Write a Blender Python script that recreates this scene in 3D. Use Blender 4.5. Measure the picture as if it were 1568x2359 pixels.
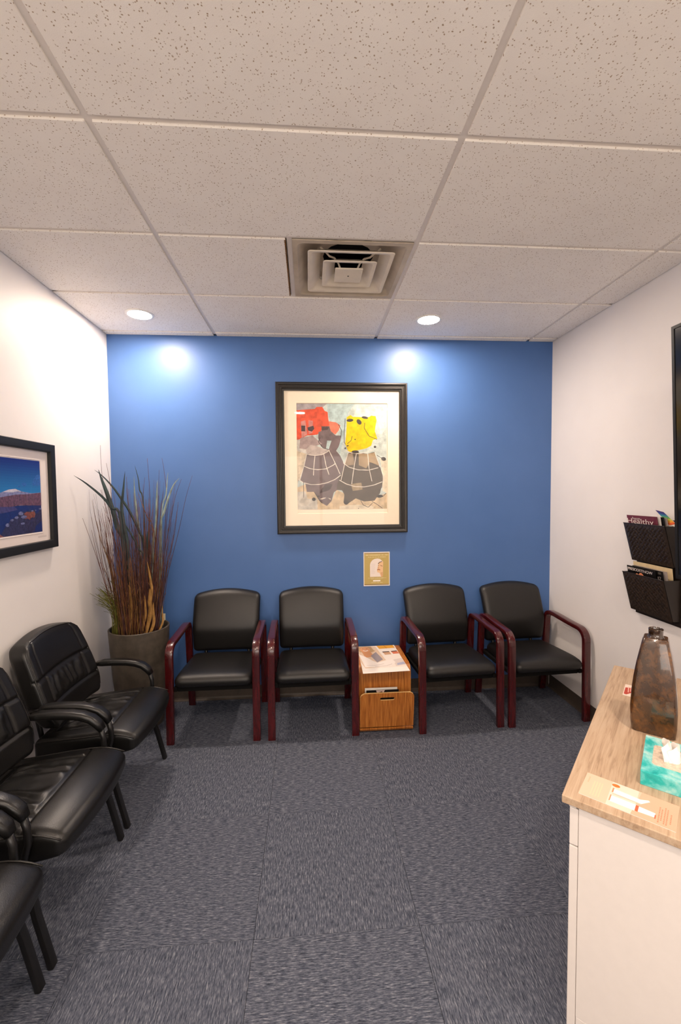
import bpy, bmesh, math, random
from mathutils import Vector, Matrix, noise
random.seed(7)
sc = bpy.context.scene
for o in list(bpy.data.objects): bpy.data.objects.remove(o)
COL = sc.collection
PI = math.pi

# ------------------------------------------------------------------ camera
W, H = 1568, 2359
F, YAW, PIT, ROL = 993.577, .0735, -.0454, -.0089
CAM = Vector((1.4828, -3.3798, 1.6117))
_f = Vector((math.sin(YAW)*math.cos(PIT), math.cos(YAW)*math.cos(PIT), math.sin(PIT)))
_r = Vector((math.cos(YAW), -math.sin(YAW), 0))
_u = _r.cross(_f)
RIGHT = _r*math.cos(ROL) + _u*math.sin(ROL)
UP = -_r*math.sin(ROL) + _u*math.cos(ROL)
cd = bpy.data.cameras.new('camera'); cam = bpy.data.objects.new('camera', cd); COL.objects.link(cam)
cd.sensor_fit = 'HORIZONTAL'; cd.sensor_width = 36; cd.lens = F*36/W; cd.clip_start = .02
m = Matrix((RIGHT, UP, -_f)).transposed().to_4x4(); m.translation = CAM
cam.matrix_world = m
sc.camera = cam

# ------------------------------------------------------------------ world, exposure
w = bpy.data.worlds.new('world'); sc.world = w; w.use_nodes = True
w.node_tree.nodes['Background'].inputs[0].default_value = (1.0, .90, .81, 1)      # fill light, let in by the added window behind the viewpoint
w.node_tree.nodes['Background'].inputs[1].default_value = 4.0
vs = sc.view_settings
vs.view_transform = 'Standard'; vs.look = 'None'; vs.gamma = 1; vs.use_curve_mapping = False
vs.exposure = 0.17
LAMP = 400.0                     # radiance of a downlight lens
LAMP_COL = (1.0, .82, .67)

def ray(u, v): return RIGHT*((u-W/2)/F) + UP*(-(v-H/2)/F) + _f
def onz(u, v, z=0):
    d = ray(u, v); return CAM + d*((z-CAM.z)/d.z)
def ony(u, v, y=0):
    d = ray(u, v); return CAM + d*((y-CAM.y)/d.y)
def onx(u, v, x=0):
    d = ray(u, v); return CAM + d*((x-CAM.x)/d.x)

XR, ZC, YF = 3.448, 2.80, -4.95       # right wall, ceiling, wall behind the camera

# ------------------------------------------------------------------ materials
def srgb(r, g, b):
    f = lambda c: (c/255/12.92) if c/255 <= .04045 else ((c/255+.055)/1.055)**2.4
    return (f(r), f(g), f(b), 1)

class NT:
    def __init__(s, name):
        s.m = bpy.data.materials.new(name); s.m.use_nodes = True
        s.t = s.m.node_tree; s.b = s.t.nodes['Principled BSDF']; s.out = s.t.nodes['Material Output']
    def n(s, typ, **kw):
        nd = s.t.nodes.new(typ)
        for k, v in kw.items(): setattr(nd, k, v)
        return nd
    def l(s, a, b): s.t.links.new(a, b)
    def coord(s, scale=(1, 1, 1), kind='Object', rot=(0, 0, 0)):
        tc = s.n('ShaderNodeTexCoord'); mp = s.n('ShaderNodeMapping')
        mp.inputs['Scale'].default_value = scale; mp.inputs['Rotation'].default_value = rot
        s.l(tc.outputs[kind], mp.inputs['Vector']); return mp.outputs[0]
    def noise(s, vec, scale, detail=4, rough=.55, dist=0):
        nd = s.n('ShaderNodeTexNoise'); s.l(vec, nd.inputs['Vector'])
        nd.inputs['Scale'].default_value = scale; nd.inputs['Detail'].default_value = detail
        nd.inputs['Roughness'].default_value = rough; nd.inputs['Distortion'].default_value = dist
        return nd.outputs['Fac']
    def ramp(s, fac, stops):
        nd = s.n('ShaderNodeValToRGB'); cr = nd.color_ramp
        while len(cr.elements) < len(stops): cr.elements.new(.5)
        for e, (p, c) in zip(cr.elements, stops): e.position = p; e.color = c
        s.l(fac, nd.inputs[0]); return nd.outputs[0]
    def mix(s, fac, a, b, mode='MIX'):
        nd = s.n('ShaderNodeMix', data_type='RGBA', blend_type=mode)
        for sock, v in ((nd.inputs[0], fac), (nd.inputs[6], a), (nd.inputs[7], b)):
            if hasattr(v, 'is_linked'): s.l(v, sock)
            else: sock.default_value = v
        return nd.outputs[2]
    def bump(s, h, strength=.3, dist=.002):
        nd = s.n('ShaderNodeBump'); nd.inputs['Strength'].default_value = strength
        nd.inputs['Distance'].default_value = dist
        s.l(h, nd.inputs['Height']); s.l(nd.outputs[0], s.b.inputs['Normal'])
    def set(s, col=None, rough=None, spec=None, metal=None, coat=None, coat_rough=None):
        if col is not None:
            if hasattr(col, 'is_linked'): s.l(col, s.b.inputs['Base Color'])
            else: s.b.inputs['Base Color'].default_value = col
        for k, v in (('Roughness', rough), ('Specular IOR Level', spec), ('Metallic', metal),
                     ('Coat Weight', coat), ('Coat Roughness', coat_rough)):
            if v is not None:
                if hasattr(v, 'is_linked'): s.l(v, s.b.inputs[k])
                else: s.b.inputs[k].default_value = v
        return s.m

def plain(name, col, rough=.5, spec=.5, metal=0, grain=.04, gscale=40, bump=0, bscale=300, coat=0):
    t = NT(name); v = t.coord()
    nz = t.noise(v, gscale, 5)
    lo = tuple(c*(1-grain*2) for c in col[:3])+(1,); hi = tuple(min(1, c*(1+grain*2)) for c in col[:3])+(1,)
    c = t.ramp(nz, [(.3, lo), (.7, hi)])
    if bump: t.bump(t.noise(v, bscale, 3), bump, .001)
    return t.set(c, rough, spec, metal, coat)

MT = {}
def build_materials():
    M = MT
    t = NT('blue_wall_paint'); v = t.coord()
    c = t.ramp(t.noise(v, 3, 3), [(.3, srgb(72, 108, 164)), (.7, srgb(76, 112, 169))])
    t.bump(t.noise(v, 240, 3), .25, .001); M['blue'] = t.set(c, .42, .45)
    t = NT('white_wall_paint'); v = t.coord()
    c = t.ramp(t.noise(v, 3, 3), [(.3, srgb(236, 231, 228)), (.7, srgb(240, 235, 232))])
    t.bump(t.noise(v, 240, 3), .22, .001); M['white'] = t.set(c, .5, .35)
    # fissured acoustic tile
    t = NT('acoustic_tile'); v = t.coord()
    warp = t.noise(v, 18, 3)
    mp = t.n('ShaderNodeVectorMath', operation='MULTIPLY_ADD'); mp.inputs[1].default_value = (1, 1, 1)
    wv = t.n('ShaderNodeTexNoise'); wv.inputs['Scale'].default_value = 25; t.l(v, wv.inputs['Vector'])
    sc_ = t.n('ShaderNodeVectorMath', operation='SCALE'); sc_.inputs['Scale'].default_value = .02
    t.l(wv.outputs['Color'], sc_.inputs[0])
    ad = t.n('ShaderNodeVectorMath', operation='ADD'); t.l(v, ad.inputs[0]); t.l(sc_.outputs[0], ad.inputs[1])
    vo = t.n('ShaderNodeTexVoronoi'); vo.inputs['Scale'].default_value = 112; t.l(ad.outputs[0], vo.inputs['Vector'])
    vo.inputs['Randomness'].default_value = 1
    pit = t.ramp(vo.outputs['Distance'], [(.16, (1, 1, 1, 1)), (.27, (0, 0, 0, 1))])
    patch = t.ramp(t.noise(v, 55, 2), [(.42, (0, 0, 0, 1)), (.52, (1, 1, 1, 1))])
    pm = t.mix(1.0, pit, patch, 'MULTIPLY')
    base = t.ramp(t.noise(v, 6, 3), [(.3, srgb(244, 237, 229)), (.7, srgb(248, 242, 234))])
    c = t.mix(pm, base, srgb(172, 148, 124))
    t.bump(t.mix(.6, t.noise(v, 400, 3), pm, 'SUBTRACT'), .25, .002)
    M['tile'] = t.set(c, .95, .1)
    M['grid'] = plain('grid_white', srgb(230, 222, 214), .45, .4, grain=.01)
    M['tilecut'] = plain('tile_cut_edge', srgb(122, 86, 52), .9, .1, grain=.2, gscale=90)
    # carpet tile: streaks along local x
    t = NT('carpet_tile'); v = t.coord((28, 230, 60))
    a = t.noise(v, 1, 4, .6)
    v2 = t.coord((70, 420, 90)); b = t.noise(v2, 1, 3, .6)
    s = t.mix(.45, a, b)
    c = t.ramp(s, [(.32, srgb(34, 38, 48)), (.46, srgb(74, 79, 92)), (.56, srgb(106, 110, 122)), (.68, srgb(160, 161, 167))])
    oi = t.n('ShaderNodeObjectInfo')
    tone = t.ramp(oi.outputs['Random'], [(0, (.93, .93, .94, 1)), (1, (1.0, 1.0, 1.0, 1))])
    c = t.mix(1.0, c, tone, 'MULTIPLY')
    t.bump(s, .6, .004); M['carpet'] = t.set(c, .95, .1)
    M['subfloor'] = plain('subfloor', srgb(60, 60, 64), .9)
    M['base'] = plain('vinyl_base', srgb(82, 72, 64), .45, .4, grain=.05)
    M['vinyl'] = plain('black_vinyl', srgb(20, 18, 17), .42, .5, grain=.05, gscale=60, bump=.25, bscale=700)
    t = NT('black_leather'); v = t.coord()
    vo = t.n('ShaderNodeTexVoronoi'); vo.inputs['Scale'].default_value = 420; t.l(v, vo.inputs['Vector'])
    h = t.mix(.5, vo.outputs['Distance'], t.noise(v, 60, 4))
    t.bump(h, .16, .002)
    c = t.ramp(t.noise(v, 12, 4), [(.3, srgb(13, 12, 11)), (.7, srgb(18, 17, 16))])
    M['leather'] = t.set(c, .36, .5)
    M['stitch'] = plain('leather_piping', srgb(30, 28, 26), .35, .5)
    t = NT('cherry_wood'); v = t.coord((40, 40, 5)); nz = t.noise(v, 1.2, 5, .6, 1.0)
    c = t.ramp(nz, [(.3, srgb(52, 8, 11)), (.55, srgb(72, 13, 16)), (.75, srgb(88, 20, 22))])
    M['cherry'] = t.set(c, .25, .5, coat=.6, coat_rough=.12)
    M['metal'] = plain('black_metal', srgb(22, 21, 21), .32, .5, grain=.02)
    M['darkfab'] = plain('underside_fabric', srgb(20, 19, 19), .9, .1)
    t = NT('teak_veneer'); v = t.coord((150, 26, 5)); nz = t.noise(v, 1, 4, .6, .3)
    c = t.ramp(nz, [(.28, srgb(128, 70, 24)), (.5, srgb(176, 106, 44)), (.72, srgb(206, 138, 66))])
    M['teak'] = t.set(c, .38, .4)
    M['ply'] = plain('plywood_edge', srgb(224, 184, 122), .5, .3, grain=.08, gscale=120)
    M['pot'] = plain('pot_clay', srgb(74, 66, 57), .5, .4, grain=.12, gscale=25, bump=.2, bscale=120)
    M['potin'] = plain('pot_fill', srgb(62, 50, 34), .95, .1, grain=.3, gscale=80)
    M['blade'] = plain('dark_blade', srgb(44, 60, 62), .5, .35, grain=.2, gscale=14)
    M['bladepale'] = plain('pale_blade', srgb(132, 148, 140), .55, .3, grain=.2, gscale=14)
    M['straw'] = plain('straw_leaf', srgb(158, 118, 66), .6, .2, grain=.15, gscale=30)
    M['twig'] = plain('red_twig', srgb(96, 56, 42), .6, .3, grain=.25, gscale=20)
    M['twig2'] = plain('brown_twig', srgb(120, 84, 46), .6, .3, grain=.25, gscale=20)
    M['twig3'] = plain('purple_twig', srgb(84, 58, 60), .6, .3, grain=.25, gscale=20)
    M['moss'] = plain('olive_tuft', srgb(104, 102, 44), .7, .2, grain=.2)
    M['frame'] = plain('black_frame', srgb(34, 30, 27), .38, .5, grain=.06, gscale=90, bump=.3, bscale=160)
    M['frame2'] = plain('black_flat_frame', srgb(24, 24, 24), .5, .4, grain=.05)
    M['mat'] = plain('cream_mat', srgb(252, 238, 214), .85, .2, grain=.008)
    M['mat2'] = plain('white_mat', srgb(238, 226, 220), .85, .2, grain=.008)
    M['paper'] = plain('paper', srgb(236, 230, 222), .6, .3, grain=.01)
    M['cream'] = plain('cream_plastic', srgb(226, 214, 182), .5, .3, grain=.01)
    t = NT('print'); at = t.n('ShaderNodeAttribute', attribute_name='Col')
    M['print'] = t.set(at.outputs['Color'], .45, .4)
    t = NT('print_rough'); at = t.n('ShaderNodeAttribute', attribute_name='Col'); v = t.coord()
    nz = t.ramp(t.noise(v, 22, 8, .7), [(.3, (.62, .62, .62, 1)), (.62, (1.12, 1.12, 1.12, 1))])
    M['printr'] = t.set(t.mix(1.0, at.outputs['Color'], nz, 'MULTIPLY'), .6, .3)
    t = NT('print_photo'); at = t.n('ShaderNodeAttribute', attribute_name='Col'); v = t.coord()
    nz = t.ramp(t.noise(v, 70, 8, .75), [(.36, (.35, .35, .4, 1)), (.62, (1.5, 1.45, 1.4, 1))])
    al = t.mix(at.outputs['Alpha'], at.outputs['Color'], t.mix(1.0, at.outputs['Color'], nz, 'MULTIPLY'))
    M['photo'] = t.set(al, .35, .4)
    # glass pane: fresnel reflection over clear
    t = NT('picture_glass'); tr = t.n('ShaderNodeBsdfTransparent'); gl = t.n('ShaderNodeBsdfGlossy')
    gl.inputs['Roughness'].default_value = .02
    fr = t.n('ShaderNodeFresnel'); fr.inputs['IOR'].default_value = 1.4
    mx = t.n('ShaderNodeMixShader'); ge = t.n('ShaderNodeNewGeometry'); iv = t.n('ShaderNodeMath', operation='SUBTRACT'); iv.inputs[0].default_value = 1; t.l(ge.outputs['Backfacing'], iv.inputs[1])
    ml = t.n('ShaderNodeMath', operation='MULTIPLY'); t.l(fr.outputs[0], ml.inputs[0]); t.l(iv.outputs[0], ml.inputs[1])
    t.l(ml.outputs[0], mx.inputs[0]); t.l(tr.outputs[0], mx.inputs[1]); t.l(gl.outputs[0], mx.inputs[2])
    t.l(mx.outputs[0], t.out.inputs[0]); M['glass'] = t.m
    t = NT('wood_laminate'); v = t.coord((6, 110, 60)); nz = t.noise(v, 1, 6, .65, .6)
    nz2 = t.noise(t.coord((1.5, 12, 5)), 1, 4, .6, .8)
    c = t.ramp(t.mix(.45, nz, nz2), [(.32, srgb(140, 112, 88)), (.48, srgb(186, 158, 130)), (.66, srgb(206, 182, 156))])
    M['laminate'] = t.set(c, .45, .35)
    M['cab'] = plain('cabinet_white', srgb(238, 230, 224), .4, .4, grain=.006)
    M['knob'] = plain('brushed_nickel', srgb(190, 186, 180), .3, .5, 1.0)
    t = NT('vase_glaze'); v = t.coord()
    n1 = t.noise(v, 6, 8, .65, 1.6); n2 = t.noise(v, 34, 6, .7, .8)
    c = t.ramp(t.mix(.4, n1, n2), [(.34, srgb(30, 17, 8)), (.46, srgb(60, 37, 17)), (.56, srgb(92, 58, 26)), (.68, srgb(150, 96, 36))])
    M['glaze'] = t.set(c, .22, .5, coat=1.0, coat_rough=.04)
    M['glazed'] = plain('vase_dark_glaze', srgb(46, 29, 15), .12, .6, grain=.3, gscale=30, coat=1)
    t = NT('teal_watercolour'); v = t.coord((1, 1, 1)); nz = t.noise(v, 14, 6, .6, .5)
    c = t.ramp(nz, [(.34, srgb(14, 150, 150)), (.46, srgb(40, 182, 178)), (.56, srgb(120, 206, 204)), (.68, srgb(196, 224, 216))])
    M['teal'] = t.set(c, .4, .4)
    M['film'] = plain('opening_film', srgb(214, 196, 176), .35, .5, grain=.12, gscale=130)
    M['tissue'] = plain('tissue', srgb(248, 242, 236), .8, .1, grain=.01)
    t = NT('woven_brown'); v = t.coord()
    M['woven'] = t.set(t.ramp(t.noise(v, 90, 3), [(.3, srgb(36, 27, 21)), (.7, srgb(54, 42, 33))]), .30, .6)
    M['brownplastic'] = plain('dark_brown_plastic', srgb(36, 28, 23), .4, .5, grain=.04)
    M['diff'] = plain('diffuser_enamel', srgb(222, 210, 192), .45, .35, grain=.03, gscale=12)
    t = NT('diffuser_pan'); v = t.coord()
    c = t.ramp(t.noise(v, 5, 4), [(.3, srgb(168, 154, 134)), (.7, srgb(206, 192, 172))])
    M['pan'] = t.set(c, .5, .3)
    M['duct'] = plain('duct_black', srgb(14, 13, 13), .8, .1)
    M['tvblack'] = plain('tv_black', srgb(10, 9, 9), .5, .5)
    M['screen'] = plain('tv_screen', srgb(12, 12, 13), .16, .6, grain=.01)
    M['glint'] = plain('tv_glint_strip', srgb(120, 112, 104), .3, .5, .8)  # paler metal that paints the highlight on the screen's edge
    t = NT('downlight_lens'); em = t.n('ShaderNodeEmission')
    em.inputs[0].default_value = LAMP_COL+(1,); em.inputs[1].default_value = LAMP
    t.l(em.outputs[0], t.out.inputs[0]); M['lens'] = t.m
    M['trim'] = plain('downlight_trim', srgb(240, 236, 230), .4, .4, grain=.005)
build_materials()

# ------------------------------------------------------------------ mesh helpers
class MB:
    def __init__(s): s.v = []; s.f = []
    def add(s, vs, fs):
        k = len(s.v); s.v += [tuple(p) for p in vs]; s.f += [tuple(i+k for i in f) for f in fs]; return s
    def box(s, lo, hi):
        (a, b, c), (d, e, f) = lo, hi
        return s.add([(a, b, c), (d, b, c), (d, e, c), (a, e, c), (a, b, f), (d, b, f), (d, e, f), (a, e, f)],
                     [(0, 3, 2, 1), (4, 5, 6, 7), (0, 1, 5, 4), (1, 2, 6, 5), (2, 3, 7, 6), (3, 0, 4, 7)])
    def cbox(s, lo, hi, b):            # box with chamfered edges
        bm = bmesh.new(); r = bmesh.ops.create_cube(bm, size=1)
        for v_ in bm.verts:
            v_.co = Vector([(lo[i]+hi[i])/2 + v_.co[i]*(hi[i]-lo[i]) for i in range(3)])
        bmesh.ops.bevel(bm, geom=bm.edges[:], offset=b, segments=2, affect='EDGES', profile=.5)
        bm.verts.index_update()
        s.add([v_.co[:] for v_ in bm.verts], [[v_.index for v_ in f.verts] for f in bm.faces]); bm.free(); return s
    def prism(s, poly, d):             # polygon (list of 3d points) extruded by vector d
        n = len(poly); d = Vector(d)
        P = [Vector(p) for p in poly]
        fs = [tuple(range(n-1, -1, -1)), tuple(range(n, 2*n))]
        fs += [(i, (i+1) % n, n+(i+1) % n, n+i) for i in range(n)]
        return s.add(P+[p+d for p in P], fs)
    def sweep(s, path, sect, up=None, closed=False, scale=None):
        # sect: list of (a,b) offsets along side and up vectors
        P = [Vector(p) for p in path]; n = len(P); k = len(sect); vs = []
        prev = None
        for i, p in enumerate(P):
            if closed: t = (P[(i+1) % n]-P[i-1])
            else: t = P[min(i+1, n-1)]-P[max(i-1, 0)]
            t.normalize()
            if up is not None:
                side = t.cross(Vector(up)).normalized(); uu = side.cross(t).normalized()
            else:
                if prev is None:
                    a = Vector((0, 0, 1)) if abs(t.z) < .9 else Vector((0, 1, 0))
                    side = t.cross(a).normalized()
                else:
                    side = (prev - t*prev.dot(t)).normalized()
                prev = side; uu = side.cross(t)
            sc_ = scale[i] if scale else 1
            for a, b in sect: vs.append(p+side*a*sc_+uu*b*sc_)
        fs = []
        for i in range(n if closed else n-1):
            j = (i+1) % n
            for q in range(k):
                fs.append((i*k+q, i*k+(q+1) % k, j*k+(q+1) % k, j*k+q))
        if not closed: fs += [tuple(range(k-1, -1, -1)), tuple(range((n-1)*k, n*k))]
        return s.add(vs, fs)
    def tube(s, path, r, k=8, scale=None, ry=None, up=None):
        return s.sweep(path, [(r*math.cos(2*PI*i/k), (ry or r)*math.sin(2*PI*i/k)) for i in range(k)], up=up, scale=scale)
    def lathe(s, prof, c=(0, 0, 0), n=32, cap=True):
        c = Vector(c); vs = []
        for r, z in prof:
            for i in range(n): vs.append(c+Vector((r*math.cos(2*PI*i/n), r*math.sin(2*PI*i/n), z)))
        fs = []
        for j in range(len(prof)-1):
            for i in range(n):
                fs.append((j*n+i, j*n+(i+1) % n, (j+1)*n+(i+1) % n, (j+1)*n+i))
        if cap:
            if prof[0][0] > 0: fs.append(tuple(range(n-1, -1, -1)))
            if prof[-1][0] > 0: fs.append(tuple(range((len(prof)-1)*n, len(prof)*n)))
        return s.add(vs, fs)
    def grid(s, fn, nu, nv):
        k = len(s.v)
        return s.add([fn(i/nu, j/nv) for j in range(nv+1) for i in range(nu+1)],
                     [(j*(nu+1)+i, j*(nu+1)+i+1, (j+1)*(nu+1)+i+1, (j+1)*(nu+1)+i) for j in range(nv) for i in range(nu)])
    def rbox(s, hx, hy, hz, r, n=20, deform=None, nz=None):   # cushion: rounded box on a fine grid, then deformed
        key = {}; vs = []; fs = []
        def sm(t): return .62*t+.38*math.sin(PI*t/2)
        def vid(p):
            kk = (round(p[0], 5), round(p[1], 5), round(p[2], 5))
            if kk not in key:
                P = Vector((p[0]*hx, p[1]*hy, p[2]*hz))
                rr = (min(r, hx), min(r, hy), min(r, hz))
                I = Vector([max(-h_+q, min(h_-q, c_)) for c_, h_, q in zip(P, (hx, hy, hz), rr)])
                D = P-I
                if D.length > 1e-9:
                    e = Vector([D[i]/rr[i] for i in range(3)]); e.normalize()
                    P = I+Vector([e[i]*rr[i] for i in range(3)])
                key[kk] = len(vs); vs.append(deform(P) if deform else P)
            return key[kk]
        nn = (n, n, nz or max(4, n//3))
        for ax in range(3):
            a, b = (ax+1) % 3, (ax+2) % 3
            for sg in (-1, 1):
                g = []
                for j in range(nn[b]+1):
                    row = []
                    for i in range(nn[a]+1):
                        p = [0, 0, 0]; p[ax] = sg; p[a] = sm(-1+2*i/nn[a]); p[b] = sm(-1+2*j/nn[b]); row.append(vid(p))
                    g.append(row)
                for j in range(nn[b]):
                    for i in range(nn[a]):
                        q = (g[j][i], g[j][i+1], g[j+1][i+1], g[j+1][i])
                        fs.append(q if sg > 0 else q[::-1])
        return s.add(vs, fs)
    def rect_loop(s, lo, hi, prof, plane):   # mitred picture-frame sweep: prof = list of (inset, out)
        # plane: function (a,b,out) -> world
        a0, b0 = lo; a1, b1 = hi; k = len(prof); vs = []
        for (ca, cb, sa, sb) in ((a0, b0, 1, 1), (a1, b0, -1, 1), (a1, b1, -1, -1), (a0, b1, 1, -1)):
            for ins, out in prof: vs.append(plane(ca+sa*ins, cb+sb*ins, out))
        fs = []
        for c in range(4):
            d = (c+1) % 4
            for q in range(k): fs.append((c*k+q, d*k+q, d*k+(q+1) % k, c*k+(q+1) % k))
        return s.add(vs, fs)

def obj(name, mb, mat, parent=None, smooth=False, world=False, bevel=0):
    me = bpy.data.meshes.new(name)
    off = Vector(parent.location) if (world and parent) else Vector((0, 0, 0))
    me.from_pydata([Vector(p)-off for p in mb.v], [], mb.f); me.update()
    bm = bmesh.new(); bm.from_mesh(me); bmesh.ops.recalc_face_normals(bm, faces=bm.faces[:])
    if bevel: bmesh.ops.bevel(bm, geom=[e for e in bm.edges if len(e.link_faces) == 2 and e.calc_face_angle(0) > .6], offset=bevel, segments=2, affect='EDGES', profile=.5)
    bm.to_mesh(me); bm.free()
    if smooth:
        for p in me.polygons: p.use_smooth = True
        if smooth == 'auto':
            me.set_sharp_from_angle(angle=math.radians(38))
    me.materials.append(MT[mat] if isinstance(mat, str) else mat)
    o = bpy.data.objects.new(name, me); COL.objects.link(o)
    if parent: o.parent = parent
    return o

def tag(o, label, cat, group=None):
    o['label'] = label; o['category'] = cat
    if group: o['group'] = group
    return o
def thing(name, label, cat, loc=(0, 0, 0), rz=0, group=None):
    o = bpy.data.objects.new(name, None); COL.objects.link(o); o.empty_display_size = .1
    o.location = loc; o.rotation_euler = (0, 0, rz)
    return tag(o, label, cat, group)
def struct(o):
    o['kind'] = 'structure'; return o
def dup(root, loc, rz, label, group=None):
    r = root.copy(); COL.objects.link(r); r.location = loc; r.rotation_euler = (0, 0, rz)
    r['label'] = label
    if group: r['group'] = group
    for ch in list(root.children):
        c = ch.copy(); COL.objects.link(c); c.parent = r
        for g in list(ch.children):
            d = g.copy(); COL.objects.link(d); d.parent = c
    return r
def arc(cx, cy, r, a0, a1, n):
    return [(cx+r*math.cos(a0+(a1-a0)*i/n), cy+r*math.sin(a0+(a1-a0)*i/n)) for i in range(n+1)]
def rrect(hw, hh, r, n=3):
    pts = []
    for (cx, cy, a) in ((hw-r, hh-r, 0), (-hw+r, hh-r, PI/2), (-hw+r, -hh+r, PI), (hw-r, -hh+r, 1.5*PI)):
        pts += arc(cx, cy, r, a, a+PI/2, n)
    return pts

# flat print: coloured shapes on a quad P00,P10,P11,P01 (bilinear), each shape a hair above the last
class Print:
    def __init__(s, w, h): s.w = w; s.h = h; s.items = []; s.lv = 0
    def poly(s, pts, rgb, lv=None, a=1.0): s.items.append((pts, rgb, s.lv if lv is None else lv, a)); return s
    def rect(s, x0, y0, x1, y1, rgb, lv=None, a=1.0): return s.poly([(x0, y0), (x1, y0), (x1, y1), (x0, y1)], rgb, lv, a)
    def ell(s, cx, cy, rx, ry, rgb, lv=None, rot=0, n=14, a=1.0):
        c, q = math.cos(rot), math.sin(rot)
        return s.poly([(cx+rx*math.cos(t)*c-ry*math.sin(t)*q, cy+rx*math.cos(t)*q+ry*math.sin(t)*c) for t in [2*PI*i/n for i in range(n)]], rgb, lv, a)
    def line(s, pts, wd, rgb, lv=None):
        for (x0, y0), (x1, y1) in zip(pts, pts[1:]):
            L = math.hypot(x1-x0, y1-y0) or 1; nx, ny = -(y1-y0)/L*wd/2, (x1-x0)/L*wd/2
            s.poly([(x0+nx, y0+ny), (x1+nx, y1+ny), (x1-nx, y1-ny), (x0-nx, y0-ny)], rgb, lv)
        return s
    def build(s, name, quad, parent=None, mat='print', world=False, step=.00006, clip=True):
        # quad corners: top-left, top-right, bottom-right, bottom-left
        A, B, C, D = [Vector(q) for q in quad]
        n = (D-A).cross(B-A).normalized()*1.0
        off = Vector(parent.location) if (world and parent) else Vector((0, 0, 0))
        vs, fs, cols = [], [], []
        order = sorted(range(len(s.items)), key=lambda i: s.items[i][2]); done = []; its = []
        for i in order:                         # a shape lies one hair above everything it overlaps
            pts, rgb, lv, al = s.items[i]; xs = [p[0] for p in pts]; ys = [p[1] for p in pts]
            bb = (min(xs), max(xs), min(ys), max(ys))
            L = 1+max([q[4] for q in done if q[0] < bb[1] and bb[0] < q[1] and q[2] < bb[3] and bb[2] < q[3]], default=-1)
            done.append(bb+(L,)); its.append((pts, rgb, L, al))
        for pts, rgb, lv, al in its:
            k = len(vs); q = []
            for x, y in pts:
                u, v_ = x/s.w, y/s.h
                if clip: u = min(1, max(0, u)); v_ = min(1, max(0, v_))
                P = A*(1-u)*(1-v_)+B*u*(1-v_)+C*u*v_+D*(1-u)*v_
                vs.append(P+n*(step*(lv+1))-off)
            fs.append(tuple(range(k, k+len(pts)))); cols.append((rgb, al))
        me = bpy.data.meshes.new(name); me.from_pydata(vs, [], fs); me.update()
        ca = me.color_attributes.new('Col', 'FLOAT_COLOR', 'CORNER')
        for p, (rgb, al) in zip(me.polygons, cols):
            for li in p.loop_indices:
                ca.data[li].color = (rgb if isinstance(rgb, tuple) and len(rgb) == 4 else srgb(*rgb))[:3]+(al,)
        me.materials.append(MT[mat])
        o = bpy.data.objects.new(name, me); COL.objects.link(o)
        if parent: o.parent = parent
        return o

def text_mesh(body, size):
    cu = bpy.data.curves.new('t', 'FONT'); cu.body = body; cu.size = size; cu.resolution_u = 3
    o = bpy.data.objects.new('t', cu); COL.objects.link(o)
    dg = bpy.context.evaluated_depsgraph_get(); e = o.evaluated_get(dg); me = e.to_mesh()
    vs = [tuple(v_.co) for v_ in me.vertices]; fs = [tuple(p.vertices) for p in me.polygons]
    e.to_mesh_clear(); bpy.data.objects.remove(o); bpy.data.curves.remove(cu)
    return vs, fs
def lettering(body, org, ux, uy, width, height, parent, mat, world=True, name='lettering', out=.0006):
    vs, fs = text_mesh(body, 1)
    x0 = min(p[0] for p in vs); x1 = max(p[0] for p in vs); y0 = min(p[1] for p in vs); y1 = max(p[1] for p in vs)
    ux = Vector(ux).normalized(); uy = Vector(uy).normalized(); n = ux.cross(uy)
    mb = MB(); mb.add([Vector(org)+ux*((p[0]-x0)/(x1-x0)*width)+uy*((p[1]-y0)/(y1-y0)*height)+n*out for p in vs], fs)
    me = bpy.data.meshes.new(name); off = Vector(parent.location) if world else Vector((0, 0, 0))
    me.from_pydata([Vector(p)-off for p in mb.v], [], mb.f); me.materials.append(MT[mat])
    o = bpy.data.objects.new(name, me); COL.objects.link(o); o.parent = parent
    return o

# ------------------------------------------------------------------ room shell
T = .12
struct(obj('wall_back', MB().box((-T, 0, -.02), (XR+T, T, ZC+.12)), 'blue'))
struct(obj('wall_left', MB().box((-T, YF, -.02), (0, 0, ZC+.12)), 'white'))
struct(obj('wall_right', MB().box((XR, YF, -.02), (XR+T, 0, ZC+.12)), 'white'))
WX0, WX1, WZ0, WZ1 = .45, 3.0, .85, 2.35      # made-up window behind the viewpoint, added to let in fill light
struct(obj('wall_front', MB().box((-T, YF-T, -.02), (WX0, YF, ZC+.12)).box((WX1, YF-T, -.02), (XR+T, YF, ZC+.12)).box((WX0, YF-T, -.02), (WX1, YF, WZ0)).box((WX0, YF-T, WZ1), (WX1, YF, ZC+.12)), 'white'))
mb = MB().rect_loop((WX0, WZ0), (WX1, WZ1), [(0, .02), (0, .1), (.04, .1), (.04, .02)], lambda a, b, o_: Vector((a, YF-o_, b)))
mb.box((1.70, YF-.1, WZ0+.04), (1.75, YF-.02, WZ1-.04))
fill_win = struct(obj('fill_window_1', mb, 'trim'))  # frame of the made-up window, added to brighten ceiling and walls
obj('pane', MB().box((WX0+.04, YF-.062, WZ0+.04), (1.70, YF-.058, WZ1-.04)), 'glass', fill_win)
obj('pane', MB().box((1.75, YF-.062, WZ0+.04), (WX1-.04, YF-.058, WZ1-.04)), 'glass', fill_win)
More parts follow.
